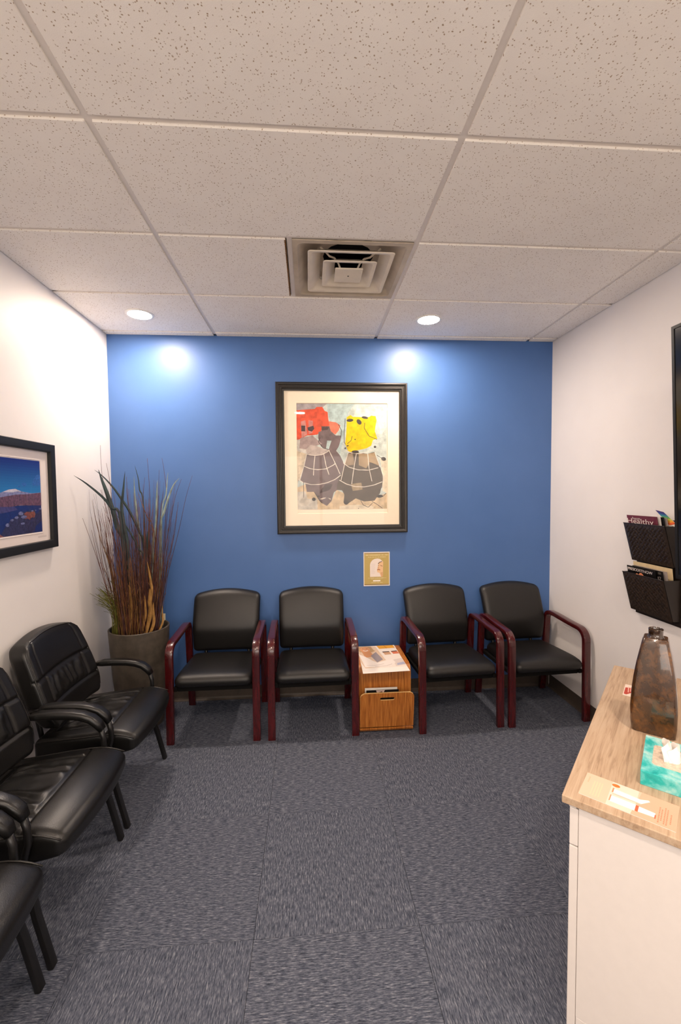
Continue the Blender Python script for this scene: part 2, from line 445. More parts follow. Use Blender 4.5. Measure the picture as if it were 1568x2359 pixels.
ld = bpy.data.lights.new('fill_portal', 'AREA'); ld.shape = 'RECTANGLE'; ld.size = WX1-WX0; ld.size_y = WZ1-WZ0; ld.cycles.is_portal = True  # sampling portal for the fill through the added window
lo = bpy.data.objects.new('fill_portal', ld); COL.objects.link(lo); lo.location = ((WX0+WX1)/2, YF-.11, (WZ0+WZ1)/2); lo.rotation_euler = (PI/2, 0, 0)

floor = struct(obj('floor', MB().box((-T, YF-T, -.08), (XR+T, T, -.008)), 'subfloor'))
S = .6096
def cut(lines, lo, hi):
    L = [lo]+[x for x in lines if lo+.004 < x < hi-.004]+[hi]; return list(zip(L, L[1:]))
fx = cut([1.265+S*(k-3) for k in range(0, 8)], 0, XR)
fy = cut(sorted(-1.262-S*(k-3) for k in range(0, 10)), YF, 0)
cache = {}
for i, (x0, x1) in enumerate(fx):
    for j, (y0, y1) in enumerate(fy):
        rot = (round((x0+x1)/2/S-.5) + round((y0+y1)/2/S-.5)) % 2
        sx, sy = x1-x0-.001, y1-y0-.001
        if rot: sx, sy = sy, sx
        k = (round(sx, 3), round(sy, 3))
        if k not in cache:
            o = obj('carpet_tile', MB().cbox((-sx/2, -sy/2, -.008), (sx/2, sy/2, 0), .0012), 'carpet', floor); cache[k] = o
        else:
            o = cache[k].copy(); COL.objects.link(o)
        o.location = ((x0+x1)/2, (y0+y1)/2, 0); o.rotation_euler = (0, 0, PI/2*rot)

# vinyl cove base
prof = [(0, .1), (.003, .1), (.003, .022), (.006, .01), (.013, .003), (.02, .001), (.02, 0), (0, 0)]
def cove(name, p0, p1, nrm):
    p0, p1, nrm = Vector(p0), Vector(p1), Vector(nrm)
    mb = MB().prism([p0+nrm*a+Vector((0, 0, b)) for a, b in prof], p1-p0); struct(obj(name, mb, 'base'))
cove('baseboard_back', (0, 0, 0), (XR, 0, 0), (0, -1, 0))
cove('baseboard_left', (0, -.02, 0), (0, YF, 0), (1, 0, 0))
cove('baseboard_right', (XR, -.02, 0), (XR, YF, 0), (-1, 0, 0))
cove('baseboard_front', (.02, YF, 0), (XR-.02, YF, 0), (0, 1, 0))

# suspended ceiling: slab above, tee bars, drop-edge tiles
ceil = struct(obj('ceiling', MB().box((-T, YF-T, ZC+.16), (XR+T, T, ZC+.24)), 'grid'))
LX = [.7964+1.2192*k for k in range(3)]
LY = [-.079-S*k for k in range(0, 9)]
ZG = ZC+.008
for x in LX: obj('grid_bar', MB().box((x-.012, YF, ZG), (x+.012, 0, ZG+.004)).box((x-.001, YF, ZG+.004), (x+.001, 0, ZG+.03)), 'grid', ceil)
cx = cut(LX, 0, XR); cyy = cut(sorted(LY), YF, 0)
for y in LY:
    for (x0, x1) in cx:
        a = x0+.012 if x0 > 0 else x0; b = x1-.012 if x1 < XR-.01 else x1
        obj('grid_bar', MB().box((a, y-.012, ZG), (b, y+.012, ZG+.004)), 'grid', ceil)
obj('grid_bar', MB().box((1.394, -.079-2*S+.012, ZG), (1.418, -.079-S-.012, ZG+.004)), 'grid', ceil)
for nm, lo, hi in (('wall_angle', (0, YF, ZG), (.022, 0, ZG+.004)), ('wall_angle', (XR-.022, YF, ZG), (XR, 0, ZG+.004)),
                   ('wall_angle', (.022, -.022, ZG), (XR-.022, 0, ZG+.004))):
    obj(nm, MB().box(lo, hi), 'grid', ceil)
tc = {}
def ctile(x0, x1, y0, y1):
    g = .0121
    a = x0+(g if x0 > .001 else .004); b = x1-(g if x1 < XR-.001 else .004)
    c = y0+g; d = y1-(g if y1 < -.001 else .004)
    if d-c < .01 or b-a < .01: return
    sx, sy = b-a, d-c
    k = (round(sx, 3), round(sy, 3))
    if k not in tc:
        h = .002
        mb = MB().cbox((-sx/2, -sy/2, 0), (sx/2, sy/2, .013), h); tc[k] = obj('ceiling_tile', mb, 'tile', ceil); o = tc[k]
    else:
        o = tc[k].copy(); COL.objects.link(o)
    o.location = ((a+b)/2, (c+d)/2, ZC)
for (x0, x1) in cx:
    for (y0, y1) in cyy:
        if abs(x0-LX[0]) < .01 and abs(y1-(-.079-S)) < .01:
            ctile(x0, 1.400, y0, y1); continue
        ctile(x0, x1, y0, y1)
# rough brown cut edge of the half tile beside the diffuser
mb = MB(); n = 26; ya, yb = -.079-2*S+.016, -.079-S-.016
pts = []
for i in range(n+1):
    y = ya+(yb-ya)*i/n; pts.append((1.3895+random.uniform(-.0012, .0015), y))
for i in range(n):
    (xa, y0), (xb, y1) = pts[i], pts[i+1]
    mb.add([(1.3835, y0, ZC-.0004), (xa, y0, ZC-.0004), (xb, y1, ZC-.0004), (1.3835, y1, ZC-.0004), (1.3835, y0, ZC+.01), (xa, y0, ZC+.01), (xb, y1, ZC+.01), (1.3835, y1, ZC+.01)],
           [(0, 3, 2, 1), (1, 2, 6, 5), (4, 5, 6, 7), (0, 1, 5, 4), (2, 3, 7, 6), (3, 0, 4, 7)])
obj('cut_edge', mb, 'tilecut', ceil)

# ------------------------------------------------------------------ downlights
def downlight(x, y, label, r=.088):
    t = thing('recessed_downlight', label, 'light', (x, y, ZC), 0, 'round ceiling downlights')
    obj('trim_ring', MB().lathe([(r, 0), (r, -.003), (r-.004, -.006), (r-.014, -.006), (r-.016, -.003), (r-.016, 0)], n=40), 'trim', t, smooth='auto')
    obj('lens', MB().lathe([(r-.0155, -.002), (r-.0155, -.0045), (0.0, -.0045)], n=32, cap=False), 'lens', t)
    return t
downlight(.385, -.384, 'lit round downlight in the ceiling beside the left white wall')
downlight(2.325, -.395, 'lit round downlight in the ceiling right of the square air diffuser')
downlight(1.37, -3.15, 'lit round downlight in the ceiling behind the viewpoint, in the middle of the room')
downlight(.55, -4.04, 'lit round downlight in the ceiling in front of the added window behind the viewpoint')
downlight(2.63, -2.82, 'lit round downlight in the ceiling above the white cabinet', r=.08)

# ------------------------------------------------------------------ ceiling air diffuser
dcx, dcy = 1.711, -.079-1.5*S
df = thing('air_diffuser', 'square off-white ceiling air diffuser with nested louvre rings', 'air vent', (dcx, dcy, ZC))
def sqring(mb, h0, z0, h1, z1, r0=.02, r1=.02, n=4):
    a = [(x, y, z0) for x, y in rrect(h0, h0, r0, n)]; b = [(x, y, z1) for x, y in rrect(h1, h1, r1, n)]
    k = len(a); mb.add(a+b, [(i, (i+1) % k, k+(i+1) % k, k+i) for i in range(k)]); return mb
mb = MB(); hp = .2925
sqring(mb, hp, .006, hp, .0, .003, .003); sqring(mb, hp, .0, .268, .0, .003, .03); sqring(mb, .268, 0, .262, .006, .03, .03)
sqring(mb, .262, .006, .175, .075, .03, .12); sqring(mb, .175, .075, .135, .085, .12, .1345)
obj('pan', mb, 'pan', df, smooth='auto')
obj('duct_opening', MB().lathe([(.136, .085), (.136, .14), (0, .14)], n=32, cap=False), 'duct', df, smooth='auto')
for hw, z in ((.218, -.002), (.139, -.007)):
    mb = MB(); k = .022
    sqring(mb, hw, z, hw-.004, z-.004, .016, .014); sqring(mb, hw-.004, z-.004, hw-.02, z-.001, .014, .012)
    sqring(mb, hw-.02, z-.001, hw-.066, z+.038, .012, .02); sqring(mb, hw-.066, z+.038, hw-.064, z+.041, .02, .02)
    sqring(mb, hw-.064, z+.041, hw-.012, z+.004, .02, .014); sqring(mb, hw-.012, z+.004, hw, z, .014, .016)
    obj('louvre_ring', mb, 'diff', df, smooth='auto')
o = obj('centre_plate', MB().cbox((-.073, -.073, -.016), (.073, .073, -.008), .003), 'diff', df)
obj('screw', MB().lathe([(.004, -.0165), (.003, -.018), (0, -.018)], n=10, cap=False), 'duct', o)
for a in range(4):
    c, s_ = math.cos(PI/4+a*PI/2)*1.3, math.sin(PI/4+a*PI/2)*1.3
    obj('bracket', MB().tube([(c*.045, s_*.045, -.008), (c*.062, s_*.062, .022), (c*.085, s_*.085, .036)], .005, 6), 'diff', df)
    obj('bracket', MB().tube([(c*.085, s_*.085, .036), (c*.115, s_*.115, .03), (c*.145, s_*.145, .044)], .005, 6), 'diff', df)
    obj('bracket', MB().tube([(c*.15, s_*.15, .04), (c*.168, s_*.168, .05)], .006, 6), 'diff', df)

# ------------------------------------------------------------------ guest chairs with cherry wood arms
def make_guest(label):
    t = thing('guest_chair', label, 'chair', group='wooden-armed guest chairs along the blue wall')
    HX = .275
    def seat_def(p):
        x, y, z = p
        u = (y+.245)/.49                       # 0 front, 1 rear
        zz = z + .403 - .022*u
        zz += .012*(1-(x/.25)**2)*(1-(2*u-1)**2)*max(0, z/.046)
        if u < .25: zz -= ((.25-u)/.25)**2*(.004+.014*z/.046)
        return Vector((x*(1.0+.02*(1-u)), y-.045, zz))
    obj('seat', MB().rbox(.243, .245, .046, .042, 22, seat_def), 'vinyl', t, smooth=True)
    obj('seat_base', MB().cbox((-.235, -.24, .325), (.235, .17, .362), .006), 'darkfab', t)
    def back_def(p):
        x, y, z = p                            # local: x width, z height, y thickness
        h = (z+.205)/.41
        zz = .634+z
        zz += .040*(1-(x/.25)**2)*max(0, h-.5)*2
        yy = y + .204 + .098*max(0, h-.42)**1.25/.58**1.25 + .020*(max(0, .42-h)/.42)**1.6
        yy -= .012*(1-(x/.25)**2)*(1-(2*h-1)**2)*1.2*max(0, -y/.036)
        yy -= .02*(x/.25)**2*.3
        return Vector((x*(.975+.025*h), yy, zz))
    obj('backrest', MB().rbox(.249, .036, .205, .032, 22, back_def, nz=22), 'vinyl', t, smooth=True)
    sect = rrect(.0245, .0155, .006, 2)
    for s_ in (-1, 1):
        x = s_*HX
        # one bentwood frame: front leg, arm, rear leg
        pf = [(-.272, 0), (-.268, .3), (-.264, .555)]
        arm = [(-.264, .555)]+[(-.190+.074*math.cos(a), .562+.074*math.sin(a)) for a in [PI-i*PI/2*.97/7 for i in range(8)]][1:]
        arm += [(-.1, .6405), (.0, .648), (.08, .654)]+[(.135+.06*math.cos(a), .594+.06*math.sin(a)) for a in [PI/2-.06-i*(PI/2-.1)/6 for i in range(7)]]
        pr = [arm[-1], (.203, .5), (.214, .36), (.236, .15), (.252, 0)]
        for nm, pth in (('leg', pf), ('armrest', arm), ('leg', pr)):
            obj(nm, MB().sweep([(x, a, b) for a, b in pth], sect, up=(1, 0, 0) if False else None) if False else MB().sweep([(x, a, b) for a, b in pth], [(q, p) for p, q in sect], up=(1, 0, 0)), 'cherry', t, smooth='auto')
        obj('seat_rail', MB().cbox((x-s_*.03-.012 if s_ > 0 else x+.03-.012, -.25, .33), (x-s_*.03+.012 if s_ > 0 else x+.03+.012, .21, .36), .004), 'darkfab', t)
        obj('back_support', MB().tube([(s_*.16, .12, .345), (s_*.16, .205, .35), (s_*.16, .235, .40), (s_*.16, .25, .6)], .012, 8), 'metal', t, smooth=True)
    obj('cross_rail', MB().cbox((-.245, .195, .325), (.245, .215, .365), .004), 'darkfab', t)
    return t
GC = [((.8535, -.322, 0), 0.0, 'black padded guest chair with dark cherry arms beside the potted dried grasses'),
      ((1.4975, -.325, 0), .012, 'black padded guest chair with dark cherry arms left of the teak magazine table'),
      ((2.4815, -.325, 0), .060, 'black padded guest chair with dark cherry arms right of the teak magazine table'),
      ((3.1095, -.305, 0), .050, 'black padded guest chair with dark cherry arms in the corner by the right wall')]
g0 = make_guest(GC[0][2]); g0.location = GC[0][0]; g0.rotation_euler = (0, 0, GC[0][1])
for loc, rz, lab in GC[1:]: dup(g0, loc, rz, lab)

# ------------------------------------------------------------------ black leather armchairs along the left wall
def make_leather(label):
    t = thing('leather_armchair', label, 'chair', group='black leather armchairs along the left wall')
    def wr(a, b, k):
        return noise.noise(Vector((a*k, b*k*.25, k)))
    def seat_def(p):
        x, y, z = p                            # half sizes .262 .245 .06
        u = (y+.245)/.49
        base = .412 - .045*u
        zz = z+base
        tz = z/.06
        if u < .3: zz -= ((.3-u)/.3)**2*(.012+.032*tz)
        zz += .022*(1-(x/.27)**2)*(1-(1.6*u-.55)**2)*max(0, tz)
        if z > .03:
            g = 0
            if u > .3: g = max(g, math.exp(-((abs(x)-.175)/.007)**2)*min(1, (u-.3)/.03))
            g = max(g, math.exp(-((y-(-.245+.31*.49))/.007)**2))
            g = max(g, math.exp(-((y-.17)/.007)**2)*(abs(x) < .18))
            zz -= .010*g*(z-.03)/.03
            if abs(x) < .17 and .33 < u < .84:
                e = min(1, (.17-abs(x))/.03)*min(1, (u-.33)/.05, (.84-u)/.05)
                ph = x*105+9*noise.noise(Vector((x*9, y*7, 1)))
                zz += e*(.0065*math.sin(ph)*(.45+.55*abs(noise.noise(Vector((x*14, y*14, 5)))*2))+.006)
        ww = 1-.07*max(0, u-.5)*2
        fy = -.03*(1-(x/.262)**2)*(1-u) if u < .5 else 0
        return Vector((x*ww, y-.012+fy, zz))
    obj('seat', MB().rbox(.258, .243, .060, .030, 84, seat_def, nz=12), 'leather', t, smooth=True)
    # piping round the top edge of the seat cushion and of the backrest
    pts = []
    for sx in (-1, 1):
        run = []
        for i in range(15):
            y = .225-.46*i/14; p = seat_def(Vector((sx*.2555, y, .052))); run.append(p)
        pts.append(run)
    for run in pts: obj('piping', MB().tube(run, .0032, 6), 'stitch', t, smooth=True)
    def back_def(p):
        x, y, z = p                            # half sizes .262 .05 .20
        h = (z+.205)/.41
        zz = .672+z
        zz += .03*(1-(x/.262)**2)*max(0, 2*h-1)
        yy = y+.205+.112*h-.02*(1-h)*(1-h)
        yy -= .03*(x/.262)**2*(1-.35*h)           # wraps forward at the sides
        yy -= .018*(1-(2*h-1)**2)*max(0, -y/.044)
        if y < -.02:
            g = max(math.exp(-((h-.60)/.016)**2), math.exp(-((h-.27)/.016)**2))
            if .27 < h < .60: g = max(g, math.exp(-((abs(x)-.17)/.007)**2))
            if h > .60: g = max(g, .5*math.exp(-((abs(x)-.195)/.006)**2))
            yy += .011*g
            if abs(x) < .16 and .31 < h < .57:
                e = min(1, (.16-abs(x))/.03)*min(1, (h-.31)/.05, (.57-h)/.05)
                ph = x*120+6*noise.noise(Vector((x*8, z*7, 3)))
                yy -= e*(.006*math.sin(ph)+.004)
        ww = .90+.075*math.sin(min(1, (1-h)*1.35)*PI/2) - (.16*max(0, .2-h)/.2) - .10*max(0, (h-.86)/.14)**2
        return Vector((x*ww, yy, zz))
    obj('backrest', MB().rbox(.262, .044, .205, .026, 84, back_def, nz=84), 'leather', t, smooth=True)
    run = [back_def(Vector((-.2565, -.035, -.17+.345*i/12))) for i in range(13)]
    run += [back_def(Vector((-.232+.464*i/14, -.036, .1995))) for i in range(15)]
    run += [back_def(Vector((.2565, -.035, .175-.345*i/12))) for i in range(13)]
    obj('piping', MB().tube(run, .0032, 6), 'stitch', t, smooth=True)
    for s_ in (-1, 1):
        x = s_*.272
        pad = [(.165, .602), (.13, .607), (.06, .609), (-.01, .606), (-.06, .598), (-.10, .582), (-.13, .556), (-.145, .528)]
        n = len(pad)
        obj('armrest', MB().sweep([(x, a, b) for a, b in pad], [(q*1.0, p) for p, q in rrect(.027, .0175, .015, 4)], up=(1, 0, 0), scale=[.72, 1, 1.02, 1.02, 1.02, 1, .96, .7]), 'leather', t, smooth=True)
        # arm bracket to the back and arm post down to the seat frame
        obj('arm_bracket', MB().tube([(x, .16, .598), (x*.99, .19, .592), (x*.93, .225, .585)], .008, 8), 'metal', t, smooth=True)
        obj('arm_post', MB().tube([(x, -.138, .535), (x, -.150, .49), (x, -.152, .44), (x*.99, -.135, .38), (x*.97, -.11, .345)], .0125, 8), 'metal', t, smooth=True)
        obj('side_rail', MB().tube([(x*.95, -.15, .338), (x*.95, .14, .325)], .0125, 8), 'metal', t, smooth=True)
        obj('leg', MB().sweep([(x*.95, -.13, .345), (x*1.0, -.17, .18), (x*1.0, -.215, .0)], rrect(.015, .010, .004, 2)), 'metal', t, smooth='auto')
        obj('leg', MB().sweep([(x*.95, .12, .335), (x*.96, .17, .17), (x*1.0, .225, .0)], rrect(.015, .010, .004, 2)), 'metal', t, smooth='auto')
        obj('back_support', MB().tube([(s_*.13, .04, .325), (s_*.13, .17, .318), (s_*.13, .225, .335), (s_*.13, .252, .39), (s_*.13, .272, .5), (s_*.13, .295, .62)], .012, 8), 'metal', t, smooth=True)
    for y, z in ((-.12, .335), (.1, .325)):
        obj('cross_bar', MB().tube([(-.26, y, z), (.26, y, z)], .011, 8), 'metal', t, smooth=True)
    return t
LC = [(-1.015, 'black leather padded armchair farthest along the left wall, next to the plant pot'),
      (-1.632, 'black leather padded armchair in the middle of the row along the left wall'),
      (-2.245, 'black leather padded armchair nearest the viewer, cut off by the left photo edge')]
l0 = make_leather(LC[0][1]); l0.location = (.375, LC[0][0], 0); l0.rotation_euler = (0, 0, PI/2)
for y, lab in LC[1:]: dup(l0, (.375, y, 0), PI/2, lab)

# ------------------------------------------------------------------ potted dried grasses
PX, PY = .290, -.300
pl = thing('potted_dried_grass', 'tall dried grasses, twigs and dark blades in a round dark brown pot', 'plant', (PX, PY, 0))
obj('pot', MB().lathe([(0, 0), (.140, 0), (.146, .006), (.176, .35), (.197, .676), (.197, .684), (.192, .688), (.186, .686), (.183, .676), (.170, .58), (0, .58)], n=48, cap=False), 'pot', pl, smooth='auto')
obj('moss_fill', MB().lathe([(.176, .60), (.12, .612), (0, .618)], n=28, cap=False), 'potin', pl, smooth=True)
def zp(zx, zy): return 150+zx/5.127, 1020+zy/5.127
def at(zx, zy, y):
    u, v_ = zp(zx, zy); p = ony(u, v_, y)
    if p.x < .022: p = onx(u, v_, .022)
    return p
def smoothpath(P, n=4):
    P = [Vector(p) for p in P]; out = []
    for i in range(len(P)-1):
        a = P[max(i-1, 0)]; b = P[i]; c = P[i+1]; d = P[min(i+2, len(P)-1)]
        for k in range(n):
            t_ = k/n
            out.append(.5*((2*b)+(c-a)*t_+(2*a-5*b+4*c-d)*t_*t_+(3*b-a-3*c+d)*t_**3))
    out.append(P[-1]); return out
def base_pt():
    a = random.uniform(0, 2*PI); r = .13*math.sqrt(random.random())
    return Vector((PX+r*math.cos(a), PY+r*math.sin(a), .605))
def stem_path(keys, y_tip, base=None):       # keys from tip downward in zoom px
    b = base or base_pt(); n = len(keys); pts = [b]
    low = at(*keys[-1], (y_tip*.4+b.y*.6))
    for i, k in enumerate(reversed(keys)):
        f_ = (i+1)/n; pts.append(at(*k, b.y+(y_tip-b.y)*f_))
    return smoothpath(pts)
def clampwall(P):
    return [Vector((max(p.x, .014), min(p.y, -.012), p.z)) for p in P]
def blade(mb, P, wd, taper=1.0, fold=.25):
    P = clampwall(P); n = len(P); vs = []
    for i, p in enumerate(P):
        t_ = (P[min(i+1, n-1)]-P[max(i-1, 0)]).normalized()
        view = (CAM-p).normalized()
        ang = .5*math.sin(i*.15+len(P))
        side = t_.cross(Vector((.25*math.sin(ang), -1, .1))).normalized()
        f_ = i/(n-1); ww = wd*(.55+.45*min(1, f_*3))*(1-f_**3*taper)+.0006
        nn = side.cross(t_)
        vs += [p-side*ww/2, p+nn*ww*fold, p+side*ww/2, p+nn*ww*fold*.4]
    fs = []
    for i in range(n-1):
        for q in range(4): fs.append((i*4+q, i*4+(q+1) % 4, (i+1)*4+(q+1) % 4, (i+1)*4+q))
    fs += [(3, 2, 1, 0), tuple(range((n-1)*4, n*4))]
    return mb.add(vs, fs)
BL = [([(100, 385), (250, 482), (440, 640), (545, 770), (660, 950)], -.52, .020, 'blade'),
      ([(392, 315), (430, 430), (480, 560), (560, 790), (620, 1010), (690, 1230)], -.36, .034, 'blade'),
      ([(345, 320), (440, 392), (560, 520), (655, 650), (760, 810), (880, 1060), (930, 1250)], -.30, .018, 'blade'),
      ([(706, 335), (688, 540), (668, 760), (690, 950), (715, 1110), (740, 1320)], -.33, .030, 'blade'),
      ([(978, 1038), (962, 1200), (950, 1350), (930, 1600)], -.40, .030, 'blade'),
      ([(720, 1015), (800, 1110), (870, 1260), (935, 1400)], -.38, .016, 'blade'),
      ([(600, 850), (700, 960), (800, 1120), (880, 1330)], -.30, .014, 'blade'),
      ([(820, 265), (862, 420), (880, 560), (930, 800)], -.22, .010, 'blade'),
      ([(812, 390), (822, 620), (850, 870), (880, 1150)], -.2, .016, 'bladepale'),
      ([(1090, 440), (1082, 640), (1070, 1000), (1030, 1300)], -.2, .020, 'bladepale'),
      ([(1352, 415), (1285, 490), (1222, 640), (1165, 830), (1120, 1050)], -.25, .016, 'bladepale'),
      ([(1215, 350), (1205, 440), (1190, 620), (1140, 900)], -.2, .009, 'bladepale'),
      ([(850, 555), (900, 700), (960, 860), (1040, 1080)], -.3, .005, 'twig2'),
      ([(968, 1400), (990, 1520), (1012, 1650), (1020, 1800)], -.42, .018, 'straw'),
      ([(1000, 1720), (1002, 1800), (1000, 1900), (1010, 2010)], -.44, .032, 'straw'),
      ([(940, 1800), (946, 1920), (945, 2060)], -.44, .016, 'straw'),
      ([(1040, 1880), (1042, 2000), (1042, 2150)], -.43, .020, 'straw'),
      ([(1148, 1920), (1150, 2040), (1148, 2130)], -.36, .012, 'straw'),
      ([(760, 1640), (770, 1800), (790, 1980)], -.42, .018, 'straw'),
      ([(870, 1640), (880, 1800), (900, 2000)], -.40, .008, 'straw')]
for keys, yt, wd, mt in BL:
    # root the blade under its lowest seen point
    q = at(*keys[-1], PY); bx = max(PX-.14, min(PX+.14, PX+(q.x-PX)*.8)); by = -.32 if yt < -.3 else -.26
    if mt == 'straw': by = -.40
    by = max(PY-math.sqrt(max(.0, .15**2-(bx-PX)**2)), by)
    P = stem_path(keys, yt, Vector((bx, by, .606)))
    obj('leaf_blade', blade(MB(), P, wd), mt, pl, world=True, smooth='auto')
TW = [([(415, 28), (430, 330), (470, 560), (520, 800), (580, 1150), (640, 1500)], -.33, 'twig'),
      ([(485, 240), (530, 480), (560, 800), (620, 1200)], -.3, 'twig'),
      ([(970, 185), (992, 480), (1002, 700), (1000, 900), (990, 1300)], -.26, 'twig'),
      ([(1142, 180), (1168, 330), (1195, 600), (1180, 1000)], -.16, 'twig3'),
      ([(1500, 390), (1425, 650), (1350, 1000), (1250, 1400), (1150, 1800)], -.24, 'twig3'),
      ([(1372, 430), (1300, 640), (1230, 1000), (1160, 1400)], -.2, 'twig3'),
      ([(1335, 700), (1290, 1080), (1220, 1400)], -.3, 'twig3'),
      ([(1110, 320), (1100, 640), (1080, 1000), (1060, 1400)], -.2, 'twig3'),
      ([(205, 890), (330, 1230), (430, 1530), (500, 1760), (590, 2100)], -.5, 'twig'),
      ([(312, 1028), (370, 1300), (440, 1560), (500, 1760)], -.48, 'twig'),
      ([(318, 680), (360, 910), (430, 1180), (540, 1520)], -.45, 'twig2'),
      ([(390, 790), (410, 960), (440, 1180), (520, 1440)], -.43, 'twig2'),
      ([(362, 905), (400, 1080), (440, 1420), (520, 1650)], -.44, 'twig2'),
      ([(447, 748), (520, 930), (570, 1120), (640, 1400)], -.4, 'twig'),
      ([(480, 935), (490, 1100), (500, 1300), (560, 1560)], -.38, 'twig2'),
      ([(420, 555), (480, 760), (540, 1000), (600, 1300)], -.36, 'twig'),
      ([(935, 780), (930, 1000), (940, 1400)], -.32, 'twig'),
      ([(930, 780), (1000, 960), (1060, 1150)], -.3, 'twig'),
      ([(1215, 960), (1205, 1200), (1160, 1600)], -.3, 'twig'),
      ([(1280, 1085), (1240, 1300), (1180, 1600)], -.3, 'twig'),
      ([(725, 400), (735, 640), (780, 950), (840, 1300)], -.22, 'twig3'),
      ([(940, 410), (925, 600), (930, 900), (930, 1200)], -.2, 'twig3'),
      ([(1160, 560), (1130, 800), (1110, 1200)], -.22, 'twig3'),
      ([(1240, 560), (1210, 800), (1180, 1200)], -.25, 'twig3')]
for keys, yt, mt in TW:
    q = at(*keys[-1], PY); bx = max(PX-.12, min(PX+.12, q.x)); by = PY+random.uniform(-.08, .06)
    P = clampwall(stem_path(keys, yt, Vector((bx, by, .606))))
    obj('twig', MB().tube(P, .0026, 5, scale=[1.1-.75*i/(len(P)-1) for i in range(len(P))]), mt, pl, world=True, smooth=True)
# the countless fine twigs
def fine(name, mt, cnt, zlo, zhi, spread, r):
    mb = MB()
    for _ in range(cnt):
        b = base_pt(); zt = random.uniform(zlo, zhi); k = (zt-.6)
        tip = Vector((b.x+(b.x-PX)*spread*k+random.uniform(-.07, .06)*k*1.2, b.y+(b.y-PY)*spread*k*.7+random.uniform(-.05, .05)*k, zt))
        mid = (b+tip)/2+Vector((random.uniform(-.012, .012), random.uniform(-.012, .012), 0))
        P = clampwall(smoothpath([b, mid, tip], 3))
        mb.tube(P, r, 4, scale=[1.1-.8*i/(len(P)-1) for i in range(len(P))])
        if random.random() < .5:
            a = P[len(P)//2]; d = Vector((random.uniform(-.05, .05), random.uniform(-.03, .03), random.uniform(.06, .14)))
            mb.tube(clampwall([a, a+d*.6, a+d]), r*.6, 3)
    o = obj(name, mb, mt, pl, world=True, smooth=True); o['kind'] = 'stuff'
fine('fine_red_twigs', 'twig', 190, 1.0, 1.58, 1.0, .0021)
fine('fine_purple_twigs', 'twig3', 150, 1.15, 1.72, 1.15, .0018)
fine('fine_brown_twigs', 'twig2', 200, .80, 1.22, .85, .0022)
mb = MB()
for _ in range(75):
    r0 = Vector((PX-.13+random.uniform(-.02, .03), PY-.06+random.uniform(-.04, .04), .61))
    e = at(random.gauss(430, 50), random.gauss(1800, 75), -.40+random.uniform(-.04, .04))
    mdl = (r0*.45+e*.55)+Vector((.04, 0, .05))
    mb.tube(clampwall(smoothpath([r0, mdl, e], 3)), .0011, 3)
o = obj('olive_grass_tuft', mb, 'moss', pl, world=True); o['kind'] = 'stuff'
obj('plant_tag', MB().cbox((.404, -.165, .63), (.424, -.161, .735), .001), 'cream', pl, world=True)

# ------------------------------------------------------------------ teak bent-ply magazine table
RX0, RX1, RT = 1.805, 2.166, .011
rk = thing('magazine_table', 'small teak bentwood side table with a front magazine pocket', 'table', ((RX0+RX1)/2, -.34, 0))
path = [(-.10, .0), (-.10, .2)]+[(-.145+.045*math.cos(a), .377+.045*math.sin(a)) for a in [i*PI/2/6 for i in range(7)]]
path += [(-.47+.045*math.cos(a), .377+.045*math.sin(a)) for a in [PI/2+i*PI/2/6 for i in range(7)]]
path += [(-.515, .2), (-.516, .06)]
path += [(-.551+.035*math.cos(a), .042+.035*math.sin(a)) for a in [-i*PI/10 for i in range(1, 10)]]
def ribbon(path, x0, x1, th):
    P = [Vector((0, a, b)) for a, b in path]; n = len(P); vs = []
    for i, p in enumerate(P):
        t_ = (P[min(i+1, n-1)]-P[max(i-1, 0)]).normalized(); nn = Vector((0, -t_.z, t_.y))*th/2
        vs += [Vector((x0, p.y+nn.y, p.z+nn.z)), Vector((x1, p.y+nn.y, p.z+nn.z)), Vector((x1, p.y-nn.y, p.z-nn.z)), Vector((x0, p.y-nn.y, p.z-nn.z))]
    faces_s = [(i*4+q, i*4+(q+1) % 4, (i+1)*4+(q+1) % 4, (i+1)*4+q) for i in range(n-1) for q in range(4)]
    return vs, faces_s+[(3, 2, 1, 0), (4*n-4, 4*n-3, 4*n-2, 4*n-1)]
def two_mat(o, edge, axis=0):
    o.data.materials.append(MT[edge])
    for p in o.data.polygons:
        if abs(p.normal[axis]) > .9: p.material_index = 1
vs, fs = ribbon(path, RX0, RX1, RT)
body = obj('bent_shell', MB().add(vs, fs), 'teak', rk, world=True, smooth='auto'); two_mat(body, 'ply')
# pocket flap with rounded top corners and a hand slot
A0 = Vector((0, -.586, .045)); A1 = Vector((0, -.618, .288)); ud = (A1-A0).normalized(); hgt = (A1-A0).length
hw = (RX1-RX0)/2; mx = (RX0+RX1)/2; scy = hgt-.042
outer = [(-hw, 0), (hw, 0)]
def ray_outer(a):      # distance from slot centre to a rectangle with rounded top corners
    dx, dy = math.cos(a), math.sin(a); best = 0; lo, hi = 0, 1.0
    def inside(x, y):
        if not (-hw <= x <= hw and 0 <= y <= hgt): return False
        R_ = .035
        for cx_ in (-hw+R_, hw-R_):
            if (x-cx_)*(1 if cx_ > 0 else -1) > 0 and y > hgt-R_ and math.hypot(x-cx_, y-(hgt-R_)) > R_: return False
        return True
    for _ in range(40):
        md = (lo+hi)/2
        if inside(dx*md, scy+dy*md): lo = md
        else: hi = md
    return dx*lo, scy+dy*lo
crit = [math.atan2(-scy, -hw), math.atan2(-scy, hw)]
angs = sorted([2*PI*i/72-PI for i in range(72)]+crit)
